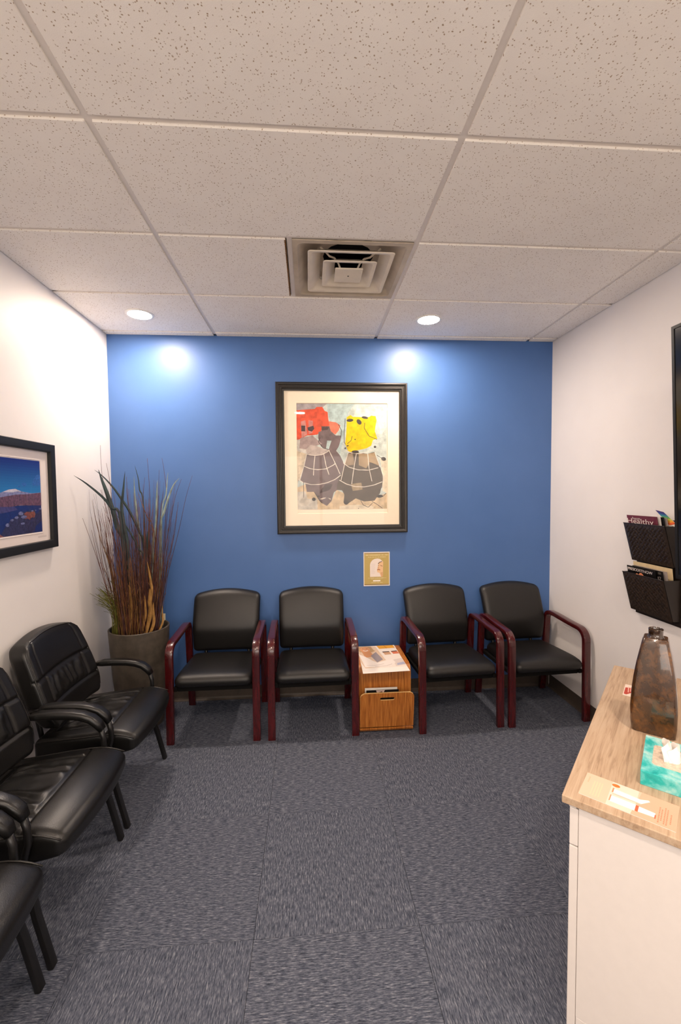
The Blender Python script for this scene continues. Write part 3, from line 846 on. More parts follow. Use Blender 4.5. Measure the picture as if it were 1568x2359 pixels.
def slot(a):
    hw_, r = .049, .0105; dx, dy = math.cos(a), math.sin(a); lo, hi = 0, .1
    for _ in range(40):
        md = (lo+hi)/2; x, y = abs(dx*md), dy*md
        if (x <= hw_-r and abs(y) <= r) or math.hypot(x-(hw_-r), y) <= r: lo = md
        else: hi = md
    return dx*lo, scy+dy*lo
nrm = Vector((0, ud.z, -ud.y))
def P3(xy, k): return Vector((mx+xy[0], 0, 0))+A0+ud*xy[1]+nrm*(RT/2*k)
k = len(angs); vs = []
for a in angs:
    o_, i_ = ray_outer(a), slot(a)
    vs += [P3(o_, -1), P3(i_, -1), P3(i_, 1), P3(o_, 1)]
fs = [(i*4+q, i*4+(q+1) % 4, ((i+1) % k)*4+(q+1) % 4, ((i+1) % k)*4+q) for i in range(k) for q in range(4)]
fl = obj('pocket_flap', MB().add(vs, fs), 'teak', rk, world=True)
fl.data.materials.append(MT['ply'])
for p in fl.data.polygons:
    if abs(p.normal.dot(nrm)) < .7: p.material_index = 1
# magazines standing in the pocket
for (x0, x1, y, top, lean, mt, lab) in ((1.845, 2.065, -.553, .293, .02, 'paper', 'white magazine standing in the teak table pocket, behind the black-covered one'),
                              (1.853, 2.072, -.566, .283, .02, 'tvblack', 'black-covered magazine with white title standing in the teak table pocket')):
    mg = tag(obj('magazine', MB().box((x0, y-.002, .03), (x1, y+.002, top)), mt), lab, 'magazine', 'magazines in the teak table pocket')
    if mt == 'tvblack':
        pr = Print(100, 20); pr.poly([(30, 0), (57, 0), (50, 12), (34, 12)], (226, 200, 190), 0)
        for i in range(5): pr.rect(3+i*5, 12+(i % 2), 5.5+i*5, 20, (235, 225, 215), 1)
        pr.poly([(38, 6), (48, 3), (50, 6), (40, 9)], (90, 60, 50), 1)
        for i in range(6): pr.rect(62+i*5, 8, 65+i*5, 10, (150, 140, 140), 0)
        pr.build('cover_print', [(x0, y-.0022, top-.001), (x1, y-.0022, top-.001), (x1, y-.0022, top-.045), (x0, y-.0022, top-.045)], mg)
# advertising sheet on top
SZ = .4286
q = [onz(822, 1490, SZ), onz(907, 1486, SZ), onz(944, 1545, SZ), onz(836, 1552, SZ)]
ps = tag(obj('advert_sheet', MB().prism([(p.x, p.y, SZ-.0008) for p in q], (0, 0, .0012)), 'paper'), 'printed advert sheet with a smiling woman lying on the teak table', 'poster')
pr = Print(100, 100)
pr.rect(0, 0, 100, 100, (240, 228, 216), 0)
pr.poly([(0, 0), (48, 2), (60, 60), (40, 82), (8, 84), (0, 60)], (224, 196, 168), 1)          # photo ground
pr.poly([(2, 2), (36, 2), (40, 16), (44, 22), (34, 26), (4, 24), (0, 14)], (196, 158, 112), 2)   # hair
pr.ell(19, 14, 13, 11, (226, 160, 112), 3); pr.poly([(8, 20), (30, 20), (36, 44), (14, 46)], (214, 150, 100), 2)
pr.line([(13, 18), (19, 21), (26, 18)], 2.2, (250, 240, 230), 4); pr.line([(12, 11), (15, 10)], 1.2, (110, 70, 50), 4); pr.line([(22, 11), (26, 10)], 1.2, (110, 70, 50), 4)
pr.poly([(28, 40), (44, 26), (54, 56), (38, 66)], (152, 140, 142), 3)                          # grey top
pr.poly([(0, 32), (14, 42), (28, 58), (38, 66), (58, 60), (74, 58), (80, 68), (66, 80), (30, 82), (8, 80)], (244, 232, 222), 4)
pr.line([(12, 74), (30, 76), (52, 72)], 1.2, (206, 190, 180), 5); pr.line([(30, 80), (56, 79), (70, 74)], 1.2, (206, 190, 180), 5)
pr.poly([(52, 0), (96, 0), (98, 12), (56, 14)], (226, 160, 44), 2); pr.line([(72, 0), (76, 13)], 1.4, (176, 110, 24), 3)
pr.poly([(60, 26), (78, 25), (80, 38), (64, 39)], (206, 160, 120), 2); pr.poly([(82, 25), (98, 24), (100, 36), (85, 37)], (214, 120, 84), 2)
pr.poly([(60, 26), (78, 25), (78.5, 28), (61, 29)], (70, 60, 60), 3); pr.poly([(82, 25), (98, 24), (98.5, 27), (83, 28)], (60, 50, 50), 3)
pr.poly([(78, 58), (100, 54), (100, 78), (76, 82)], (222, 206, 196), 2); pr.poly([(82, 72), (98, 68), (100, 76), (80, 79)], (176, 176, 196), 3)
pr.rect(0, 85, 100, 100, (248, 238, 228), 5)
pr.build('sheet_print', [(p.x, p.y, SZ+.0005) for p in q], ps)

# ------------------------------------------------------------------ framed abstract print on the blue wall
pic = thing('framed_abstract_print', 'large black-framed abstract print with red and yellow shapes on the blue wall', 'picture', (1.75, 0, 1.292))
X0, X1, Z0, Z1 = 1.240, 2.260, 1.292, 2.458
wp = lambda a, b, o_: Vector((a, -o_, b))
obj('frame', MB().rect_loop((X0, Z0), (X1, Z1), [(0, .002), (0, .030), (.004, .036), (.012, .038), (.020, .034), (.024, .028), (.032, .028), (.036, .033), (.046, .034), (.05, .026), (.062, .024), (.064, .02), (.064, .002)], wp), 'frame', pic, world=True, smooth='auto')
# beaded ridge
mb = MB()
def beads(p0, p1, n_):
    for i in range(n_):
        c = p0.lerp(p1, (i+.5)/n_); h = .0022; mb.box((c.x-h, c.y-.002, c.z-h), (c.x+h, c.y+.002, c.z+h))
for ins in (.056,):
    a, b, c, d = X0+ins, X1-ins, Z0+ins, Z1-ins; yy = -.0262
    beads(Vector((a, yy, c)), Vector((b, yy, c)), 120); beads(Vector((a, yy, d)), Vector((b, yy, d)), 120)
    beads(Vector((a, yy, c)), Vector((a, yy, d)), 140); beads(Vector((b, yy, c)), Vector((b, yy, d)), 140)
o = obj('beading', mb, 'frame', pic, world=True); o['kind'] = 'stuff'
AX0, AX1, AZ0, AZ1 = 1.396, 2.098, 1.481, 2.298
obj('mat_board', MB().rect_loop((X0+.06, Z0+.06), (X1-.06, Z1-.06), [(0, .012), (0, .016), (AX0-X0-.06, .016), (AX0-X0-.0585, .012)], wp), 'mat', pic, world=True)
obj('backing', MB().box((X0+.05, -.011, Z0+.05), (X1-.05, -.003, Z1-.05)), 'mat', pic, world=True)
pr = Print(1430, 1670); O = lambda pts: [(x-80, y-60) for x, y in pts]
def PL(pts, c, lv): pr.poly(O(pts), c, lv)
pr.rect(0, 0, 1430, 1670, (203, 213, 206), 0)
PL([(80, 60), (560, 60), (480, 130), (80, 170)], (176, 168, 170), 1)
PL([(560, 60), (1000, 60), (900, 200), (800, 700), (760, 860), (700, 760), (780, 420), (600, 320)], (186, 206, 204), 1)
PL([(1010, 200), (1040, 90), (1090, 90), (1110, 190), (1250, 170), (1400, 200), (1500, 130), (1500, 60), (1510, 60), (1510, 420), (1420, 560), (1360, 300), (980, 260)], (240, 236, 220), 1)
PL([(1360, 640), (1510, 620), (1510, 960), (1400, 860), (1330, 800)], (205, 214, 206), 1)
PL([(80, 620), (330, 560), (330, 760), (230, 860), (80, 800)], (216, 210, 200), 1)
PL([(80, 800), (230, 850), (130, 1260), (90, 1280), (80, 1400)], (224, 206, 178), 1)
PL([(80, 1380), (230, 1320), (360, 1460), (620, 1600), (700, 1420), (830, 1480), (1100, 1600), (1340, 1540), (1510, 1480), (1510, 1730), (80, 1730)], (220, 196, 160), 1)
PL([(80, 1450), (210, 1440), (240, 1560), (390, 1560), (400, 1730), (80, 1730)], (214, 206, 192), 2)
PL([(750, 1680), (1040, 1660), (1290, 1690), (1290, 1730), (740, 1730)], (236, 222, 196), 2)
PL([(1400, 900), (1510, 960), (1510, 1480), (1440, 1440), (1430, 1100)], (232, 218, 192), 1)
red = [(80, 165), (370, 143), (400, 112), (490, 110), (525, 172), (572, 192), (582, 300), (600, 410), (480, 430), (465, 500), (405, 545), (330, 555), (240, 560), (130, 620), (80, 628)]
PL(red, (232, 92, 62), 3)
PL([(590, 335), (700, 352), (772, 400), (745, 480), (690, 545), (600, 480)], (236, 132, 104), 3)
PL([(150, 340), (220, 320), (250, 540), (160, 600)], (222, 150, 140), 4); PL([(270, 320), (340, 330), (330, 520), (270, 540)], (214, 138, 130), 4)
yel = [(872, 272), (935, 235), (972, 265), (1110, 268), (1228, 268), (1262, 245), (1335, 252), (1350, 320), (1330, 420), (1322, 490), (1362, 610), (1290, 632), (1262, 720), (1180, 765), (1010, 800), (940, 832), (888, 800), (845, 690), (862, 540), (872, 400)]
PL(yel, (242, 206, 8), 3)
PL([(240, 850), (380, 872), (500, 850), (590, 795), (540, 770), (460, 730), (420, 600), (425, 505), (470, 490), (480, 415), (600, 420), (620, 490), (700, 560), (785, 560), (770, 650), (740, 740), (700, 800), (760, 870), (815, 985), (830, 1010), (760, 1200), (720, 1420), (660, 1460), (620, 1600), (545, 1675), (450, 1620), (345, 1450), (230, 1450), (212, 1330), (130, 1262), (195, 1040)], (128, 112, 112), 4)
PL([(880, 850), (950, 815), (1060, 830), (1200, 850), (1310, 820), (1390, 1050), (1430, 1150), (1442, 1300), (1400, 1480), (1310, 1600), (1150, 1612), (1080, 1590), (1010, 1560), (930, 1612), (860, 1662), (812, 1620), (828, 1500), (790, 1430), (700, 1425), (740, 1230), (770, 1180), (830, 1010)], (104, 94, 84), 4)
PL([(1060, 850), (1200, 850), (1310, 830), (1390, 1040), (1240, 990), (1180, 1080), (1060, 1030)], (176, 152, 120), 5)
PL([(900, 850), (960, 840), (1000, 1020), (860, 1040), (840, 1000)], (160, 140, 116), 5)
PL([(930, 1330), (1100, 1310), (1120, 1420), (960, 1440)], (172, 152, 122), 5)
PL([(240, 855), (225, 780), (290, 712), (390, 720), (500, 770), (590, 790), (500, 850), (380, 872)], (198, 184, 176), 5)
PL([(140, 600), (330, 560), (420, 640), (480, 690), (390, 720), (290, 712), (230, 780), (120, 760)], (176, 156, 152), 4)
PL([(560, 640), (630, 640), (585, 775), (540, 770)], (196, 214, 210), 6)
PL([(420, 1480), (520, 1330), (640, 1330), (600, 1420)], (96, 84, 84), 5)
PL([(155, 405), (218, 405), (214, 495), (155, 495)], (84, 70, 72), 5); PL([(250, 435), (345, 405), (360, 455), (320, 500), (262, 480)], (84, 70, 72), 5)
PL([(470, 415), (600, 415), (570, 470), (480, 480)], (92, 78, 76), 5)
W_ = (236, 226, 212)
for ln in ([(238, 852), (300, 868), (380, 875), (480, 860), (560, 820), (595, 790)], [(190, 1042), (280, 1080), (400, 1100), (540, 1085), (650, 1030), (690, 1000)],
           [(95, 1248), (180, 1305), (300, 1335), (430, 1332), (560, 1305), (680, 1255), (775, 1185)], [(235, 855), (190, 1042), (120, 1262)],
           [(365, 880), (345, 1060), (338, 1190)], [(505, 858), (540, 1040), (585, 1180)], [(590, 800), (690, 1010), (760, 1170)],
           [(850, 795), (940, 832), (1050, 846), (1180, 830), (1300, 790)], [(810, 990), (900, 1060), (1050, 1105), (1220, 1110), (1380, 1070)],
           [(745, 1265), (860, 1330), (1000, 1372), (1150, 1378), (1300, 1350), (1470, 1285)], [(890, 840), (830, 1030), (775, 1270)],
           [(1022, 850), (980, 1090), (945, 1330)], [(1205, 850), (1225, 1080), (1270, 1290)], [(1320, 820), (1400, 1060), (1475, 1260)]):
    pr.line(O(ln), 11, W_, 7)
for ln in ([(450, 590), (420, 660), (500, 760), (570, 775)], [(740, 380), (790, 480), (775, 600)], [(1160, 360), (1150, 440), (1230, 570), (1360, 622)], [(1230, 985), (1330, 1020), (1390, 1090)],
           [(1270, 1610), (1350, 1660), (1440, 1725)], [(345, 1450), (430, 1590), (470, 1630)], [(960, 570), (940, 640), (880, 690)], [(850, 290), (835, 480), (830, 660), (850, 700)], [(180, 1290), (180, 1540)],
           [(1440, 1540), (1500, 1480)], [(1350, 870), (1430, 920)], [(1400, 1060), (1445, 1220), (1430, 1380), (1370, 1470)], [(1090, 1600), (1130, 1670), (1210, 1705), (1275, 1640)]):
    pr.line(O(ln), 8, (72, 62, 58), 7)
for c_, rx, ry, rt in (((925, 320), 55, 24, -.1), ((1070, 345), 48, 34, .9), ((1163, 276), 52, 20, .15), ((1005, 818), 58, 24, 0), ((1460, 932), 40, 30, .3), ((1395, 1530), 52, 24, -.1),
                       ((340, 1568), 30, 28, 0), ((855, 1618), 42, 42, 0), ((885, 722), 18, 10, -.3), ((848, 760), 16, 12, -.6), ((1322, 740), 20, 19, 0), ((1004, 622), 10, 10, 0), ((1052, 1722), 8, 7, 0), ((412, 1522), 18, 16, 0)):
    pr.ell(c_[0]-80, c_[1]-60, rx, ry, (78, 72, 68), 8, rt)
PL([(430, 1565), (490, 1545), (540, 1545), (470, 1575)], (226, 212, 196), 8); PL([(560, 1545), (610, 1560), (605, 1580)], (226, 212, 196), 8)
pr.ell(195-80, 1600-60, 72, 70, (206, 196, 180), 3)
pr.build('print', [(AX0, -.0115, AZ1), (AX1, -.0115, AZ1), (AX1, -.0115, AZ0), (AX0, -.0115, AZ0)], pic, 'printr', world=True)
obj('glass_pane', MB().box((X0+.062, -.0205, Z0+.062), (X1-.062, -.0195, Z1-.062)), 'glass', pic, world=True)

# ------------------------------------------------------------------ small flyer under it
FX0, FX1, FZ0, FZ1 = 1.911, 2.121, .865, 1.137
fl = tag(obj('flyer', MB().box((FX0, -.0025, FZ0), (FX1, -.0008, FZ1)), 'paper'), 'small olive-gold flyer with a face in profile taped to the blue wall', 'poster')
pr = Print(1080, 1400)
pr.rect(30, 40, 1050, 1360, (196, 170, 100), 0); pr.rect(30, 40, 1050, 62, (150, 116, 74), 1); pr.rect(30, 1330, 1050, 1360, (140, 108, 60), 1)
pr.poly([(265, 1025), (265, 520), (290, 430), (360, 340), (450, 290), (570, 270), (680, 290), (760, 370), (800, 400), (800, 1025)], (244, 230, 220), 1)
pr.poly([(800, 400), (720, 395), (640, 440), (610, 520), (590, 600), (570, 690), (550, 740), (560, 790), (565, 840), (620, 850), (660, 870), (690, 960), (720, 1030), (800, 1030), (800, 800), (810, 420)], (238, 196, 150), 2)
pr.poly([(560, 830), (640, 850), (690, 960), (710, 1025), (265, 1025), (265, 830)], (244, 230, 220), 1)
pr.line([(600, 500), (650, 430), (760, 395)], 26, (92, 62, 40), 3); pr.line([(690, 560), (780, 590)], 22, (150, 100, 66), 3); pr.line([(590, 580), (640, 560)], 18, (150, 100, 66), 3)
pr.line([(580, 660), (640, 655)], 20, (196, 130, 90), 3); pr.line([(565, 740), (620, 720), (680, 745)], 34, (170, 96, 74), 3)
pr.poly([(690, 860), (790, 820), (800, 1030), (740, 1030)], (222, 174, 128), 3)
for i in range(8): pr.rect(310, 500+i*52, 480-(i % 3)*14, 512+i*52, (222, 208, 202), 2)
for (y, x0, x1, h_, st) in ((110, 90, 980, 34, 30), (200, 190, 920, 22, 24), (1060, 190, 910, 24, 24), (1100, 320, 760, 18, 22), (1250, 310, 770, 20, 22)):
    x = x0
    rnd = random.Random(y)
    while x < x1:
        wd = rnd.uniform(.5, .8)*st; pr.rect(x, y, x+wd, y+h_, (238, 224, 178), 2); x += st*(1.9 if rnd.random() < .15 else 1.05)
pr.rect(390, 1160, 690, 1216, (250, 240, 226), 2)
pr.build('flyer_print', [(FX0, -.0026, FZ1), (FX1, -.0026, FZ1), (FX1, -.0026, FZ0), (FX0, -.0026, FZ0)], fl)

# ------------------------------------------------------------------ framed landscape photograph on the left wall
lp = thing('framed_landscape_photo', 'black-framed photograph of a snowy mountain lake on the left wall', 'picture', (0, -1.17, 1.313))
Y0, Y1, Z0, Z1 = -1.575, -.770, 1.313, 1.897
wl = lambda a, b, o_: Vector((o_, a, b))
obj('frame', MB().rect_loop((Y0, Z0), (Y1, Z1), [(0, .002), (0, .030), (.003, .033), (.040, .033), (.044, .030), (.046, .018), (.046, .002)], wl), 'frame2', lp, world=True, smooth='auto')
LY0, LY1, LZ0, LZ1 = Y0+.115, -.888, 1.411, 1.797
obj('mat_board', MB().box((.003, Y0+.04, Z0+.04), (.013, Y1-.04, Z1-.04)), 'mat2', lp, world=True)
obj('mat_bevel', MB().rect_loop((LY0-.010, LZ0-.010), (LY1+.010, LZ1+.010), [(0, .013), (.002, .0155), (.005, .0155), (.007, .013)], wl), 'mat2', lp, world=True)
pr = Print(1000, 700)
for i in range(14):
    f_ = i/13; c0, c1 = srgb(6, 28, 120), srgb(40, 130, 196)
    pr.rect(0, i*24, 1000, (i+1)*24+1, tuple(c0[k]*(1-f_**1.2)+c1[k]*f_**1.2 for k in range(3))+(1,), 0, .0)
for cx_, cy_, rx, ry in ((950, 205, 70, 40), (980, 170, 60, 36), (900, 230, 30, 16), (760, 235, 36, 18), (690, 255, 20, 8), (240, 150, 90, 30), (300, 170, 70, 24)): pr.ell(cx_, cy_, rx, ry, (52, 104, 180), 1, a=.6)
pr.poly([(0, 330), (120, 318), (300, 338), (440, 316), (560, 282), (640, 276), (720, 300), (860, 318), (1000, 310), (1000, 420), (0, 420)], (130, 134, 176), 2, .6)
pr.poly([(480, 306), (560, 284), (640, 278), (720, 302), (660, 300), (600, 310)], (206, 200, 214), 3, .3)
pr.poly([(0, 360), (200, 350), (420, 356), (640, 330), (820, 326), (1000, 312), (1000, 440), (700, 430), (560, 440), (300, 430), (0, 440)], (108, 74, 92), 4, 1.0)
pr.rect(0, 432, 1000, 700, (24, 44, 110), 3, .4)
pr.poly([(0, 440), (420, 436), (620, 440), (660, 470), (500, 490), (300, 500), (0, 480)], (70, 66, 120), 4, .6)
pr.poly([(420, 700), (480, 630), (560, 560), (640, 530), (700, 498), (800, 486), (900, 480), (920, 520), (1000, 470), (1000, 700)], (52, 50, 84), 5, 1.0)
pr.poly([(740, 510), (780, 494), (830, 500), (880, 488), (905, 520), (885, 556), (850, 548), (820, 572), (785, 556), (750, 562), (765, 535)], (132, 74, 62), 6, 1.0)
for cx_, cy_, rx, ry in ((700, 505, 34, 18), (640, 540, 26, 12), (520, 600, 24, 16), (580, 560, 22, 10), (860, 488, 18, 8), (910, 484, 10, 6), (740, 540, 40, 14), (980, 472, 24, 8), (720, 600, 26, 10)): pr.ell(cx_, cy_, rx, ry, (112, 118, 160), 7, a=1.0)
pr.poly([(0, 640), (180, 600), (340, 620), (470, 700), (0, 700)], (150, 96, 88), 5, 1.0)
pr.poly([(900, 640), (1000, 590), (1000, 700), (880, 700)], (22, 40, 104), 6, .3)
pr.build('photo_print', [(.0132, LY0, LZ1), (.0132, LY1, LZ1), (.0132, LY1, LZ0), (.0132, LY0, LZ0)], lp, 'photo', world=True)
pr = Print(100, 40)
for y in (6, 20):
    for i in range(11): pr.rect(4+i*8, y, 9+i*8, y+6, (150, 136, 126), 0)
pr.build('caption', [(.0132, LY1-.04, LZ0-.022), (.0132, LY1+.045, LZ0-.022), (.0132, LY1+.045, LZ0-.036), (.0132, LY1-.04, LZ0-.036)], lp, world=True)
obj('glass_pane', MB().box((.0175, Y0+.045, Z0+.045), (.0185, Y1-.045, Z1-.045)), 'glass', lp, world=True)

# ------------------------------------------------------------------ white cabinet with wood-look top, set at an angle
CA = math.radians(47.2); CC = Vector((2.180, -2.256, 0)); CZ = .76
CE = Vector((math.cos(CA), math.sin(CA), 0)); CS = Vector((math.sin(CA), -math.cos(CA), 0))
CL, CD = 1.143, .46
cb = thing('sideboard_cabinet', 'white sideboard cabinet with wood-look laminate top standing at an angle on the right', 'cabinet', CC, CA)
# local frame: x along the front edge, y = -depth (depth goes to -y)
obj('worktop', MB().cbox((0, -CD, CZ-.022), (CL, 0, CZ), .0025), 'laminate', cb)
b0 = .018
obj('side_panel', MB().cbox((b0, -CD+.015, .115), (b0+.018, -.040, CZ-.0225), .001), 'cab', cb)
obj('side_panel', MB().cbox((CL-b0-.018, -CD+.015, .115), (CL-b0, -.040, CZ-.0225), .001), 'cab', cb)
obj('back_panel', MB().box((b0+.018, -CD+.018, .115), (CL-b0-.018, -CD+.026, CZ-.0225)), 'cab', cb)
obj('bottom_panel', MB().box((b0+.018, -CD+.026, .115), (CL-b0-.018, -.040, .133)), 'cab', cb)
obj('top_rail', MB().cbox((b0-.002, -.034, CZ-.036), (CL-b0+.002, -.016, CZ-.0225), .002), 'cab', cb)
for (x, y) in ((b0, -.040), (CL-b0-.034, -.040), (b0, -CD+.02), (CL-b0-.034, -CD+.02)):
    y0 = y if y > -.1 else y; obj('leg', MB().cbox((x, y-.03 if y > -.1 else y, 0), (x+.034, y if y > -.1 else y+.03, .1148), .002), 'cab', cb)
wu = (CL-2*b0)/3
for i in range(3):
    xa, xb = b0+i*wu+.0015, b0+(i+1)*wu-.0015
    d = obj('drawer_front', MB().cbox((xa, -.039, .615), (xb, -.017, CZ-.039), .002), 'cab', cb)
    obj('knob', MB().lathe([(.006, 0), (.006, .012), (.013, .018), (.013, .024), (0, .026)], n=16, cap=False), 'knob', d)
    d.children[0].rotation_euler = (-PI/2, 0, 0); d.children[0].location = ((xa+xb)/2, -.017, .668)
    d = obj('door', MB().cbox((xa, -.039, .05), (xb, -.017, .611), .002), 'cab', cb)
    kx = xb-.04 if i != 1 else xa+.04
    obj('knob', MB().lathe([(.006, 0), (.006, .012), (.013, .018), (.013, .024), (0, .026)], n=16, cap=False), 'knob', d)
    d.children[0].rotation_euler = (-PI/2, 0, 0); d.children[0].location = (kx, -.017, .52)

# ---- things on the cabinet
vb = Vector((2.663, -2.003, CZ))+CE*.056
vz = thing('square_vase', 'tall brown mottled glazed bottle vase with short round neck on the cabinet', 'vase', vb, CA)
prof = [(0, .0585, .052), (.004, .0625, .0555), (.04, .0655, .058), (.09, .0665, .058), (.15, .0635, .055), (.20, .0590, .051), (.25, .0520, .045), (.29, .0450, .040), (.32, .0395, .036), (.338, .0360, .033), (.343, .0330, .030)]
vs, fs = [], []; K = 0
for z, a, b in [(z_*.965, a_, b_) for z_, a_, b_ in prof]:
    # front face spans local y (across), depth along local x
    sec = rrect(b, a, .010, 4); K = len(sec)
    bul = []
    for (x, y) in sec: bul.append((x*(1+.10*(1-(y/a)**2)), y*(1+.06*(1-(x/b)**2)), z))
    vs += bul
for j in range(len(prof)-1):
    for i in range(K): fs.append((j*K+i, j*K+(i+1) % K, (j+1)*K+(i+1) % K, (j+1)*K+i))
fs += [tuple(range(K-1, -1, -1)), tuple(range((len(prof)-1)*K, len(prof)*K))]
obj('body', MB().add(vs, fs), 'glaze', vz, smooth='auto')
obj('neck', MB().lathe([(.026, .330), (.0225, .336), (.0215, .343), (.0220, .357), (.0230, .360), (.0212, .362), (.0195, .359), (.019, .333), (0, .332)], n=28, cap=False), 'glazed', vz, smooth='auto')

# tissue box
tb = thing('tissue_box', 'flat teal watercolour-patterned tissue box with a white tissue pulled up', 'tissue box', Vector((2.430, -2.234, CZ)), CA)
TL, TWd, TH = .231, .118, .042
obj('carton', MB().cbox((0, -TWd, 0), (TL, 0, TH), .0015), 'teal', tb)
op = [(.115+x, -.064+y) for x, y in rrect(.062, .040, .012, 4)]
obj('opening_film', MB().prism([(x, y, TH+.0001) for x, y in op], (0, 0, .0006)), 'film', tb)
mb = MB()
def tis(u, v_):
    a = (u-.5); h = v_
    x = .115+a*.085*(1-.55*h)+.006*math.sin(u*17+h*3); y = -.066+.014*math.sin(u*9+1.0)*(1-h*.3)+.012*h
    z = TH+.0006+h*(.062-.05*abs(a)*1.4)+.003*math.sin(u*21)*h
    return (x, y, z)
mb.grid(tis, 22, 10)
mb.grid(lambda u, v_: (tis(u, v_)[0]*1.0+.003, tis(u, v_)[1]-.012-.012*v_*math.sin(u*PI), tis(u, v_)[2]-.006*v_), 22, 10)
obj('tissue', mb, 'tissue', tb, smooth=True)

# leaflets
def leaflet(name, q, label, cat='leaflet', group=None):
    return tag(obj(name, MB().prism([(p.x, p.y, CZ+.0002) for p in q], (0, 0, .0016)), 'paper'), label, cat, group)
q = [onz(1353, 1780.6, CZ), onz(1564.8, 1860, CZ), onz(1556.8, 1918.9, CZ), onz(1331.7, 1827.6, CZ)]
lf = leaflet('product_leaflet', q, 'peach leaflet picturing white cosmetic tubes, near front edge of the cabinet top')
pr = Print(1000, 480)
pr.rect(0, 0, 1000, 480, (238, 196, 170), 0); pr.rect(300, 0, 590, 480, (246, 216, 200), 1); pr.poly([(620, 0), (1000, 0), (1000, 480), (560, 480)], (234, 180, 152), 1)
pr.ell(345, 60, 46, 32, (206, 120, 48), 3)
pr.poly([(330, 130), (620, 150), (700, 110), (720, 130), (640, 230), (330, 220)], (255, 246, 238), 2)
pr.poly([(330, 280), (600, 280), (600, 400), (330, 400)], (255, 250, 244), 2); pr.rect(592, 284, 624, 398, (206, 104, 70), 3); pr.poly([(624, 290), (790, 300), (790, 380), (624, 392)], (255, 250, 246), 2)
pr.rect(322, 120, 338, 215, (222, 140, 100), 3); pr.rect(318, 270, 332, 390, (222, 150, 112), 3); pr.rect(786, 330, 800, 400, (196, 110, 80), 3)
pr.rect(330, 228, 640, 246, (226, 196, 178), 3)
for x, h0, h1 in ((818, 150, 420), (842, 180, 400), (872, 130, 440), (896, 150, 430), (932, 220, 400)):
    yy = h0; rnd = random.Random(x)
    while yy < h1: L_ = rnd.uniform(14, 30); pr.rect(x, yy, x+13, yy+L_, (206, 140, 108), 3); yy += L_+8
for i in range(5): pr.rect(40, 70+i*26, 56, 90+i*26, (226, 180, 146), 2)
for i in range(4): pr.rect(110+i*30, 120, 124+i*30, 420, (246, 204, 170), 2)
pr.build('leaflet_print', [(p.x, p.y, CZ+.0019) for p in q], lf)
a0, a1 = onz(1440, 1577, CZ), onz(1433, 1601, CZ); wd = CS*.085
a0.z = a1.z = CZ
q = [a0, a0+wd, a1+wd, a1]
lf = leaflet('red_white_card', q, 'red and white printed card lying on the cabinet top behind the vase')
pr = Print(100, 100); pr.rect(0, 0, 100, 100, (240, 216, 200), 0); pr.poly([(4, 30), (40, 20), (40, 60), (14, 92), (4, 88)], (186, 66, 50), 1); pr.line([(16, 20), (20, 70)], 4, (238, 190, 170), 2); pr.line([(26, 20), (28, 60)], 3, (238, 190, 170), 2); pr.rect(44, 24, 96, 60, (196, 80, 60), 1)
pr.build('card_print', [(p.x, p.y, CZ+.0019) for p in q], lf)
# wire card stand behind the vase, at the photo's edge
wsb = CC+CE*.80+CS*.345+Vector((0, 0, CZ))
ws = thing('wire_card_stand', 'black bent-wire stand holding a white card on the cabinet, half hidden by the vase', 'card stand', wsb, CA)
obj('wire_frame', MB().tube(smoothpath([(-.02, .035, .003), (.0, .04, .01), (.012, .042, .09), (.0, .030, .118), (-.004, 0, .124), (.0, -.030, .118), (.012, -.042, .09), (.0, -.04, .01), (-.02, -.035, .003)], 4), .0022, 6), 'metal', ws, smooth=True)
obj('back_foot', MB().tube([(.006, 0, .12), (.03, 0, .06), (.05, 0, .003)], .0022, 6), 'metal', ws, smooth=True)
obj('card', MB().box((-.006, -.036, .004), (-.0048, .036, .104)), 'paper', ws)

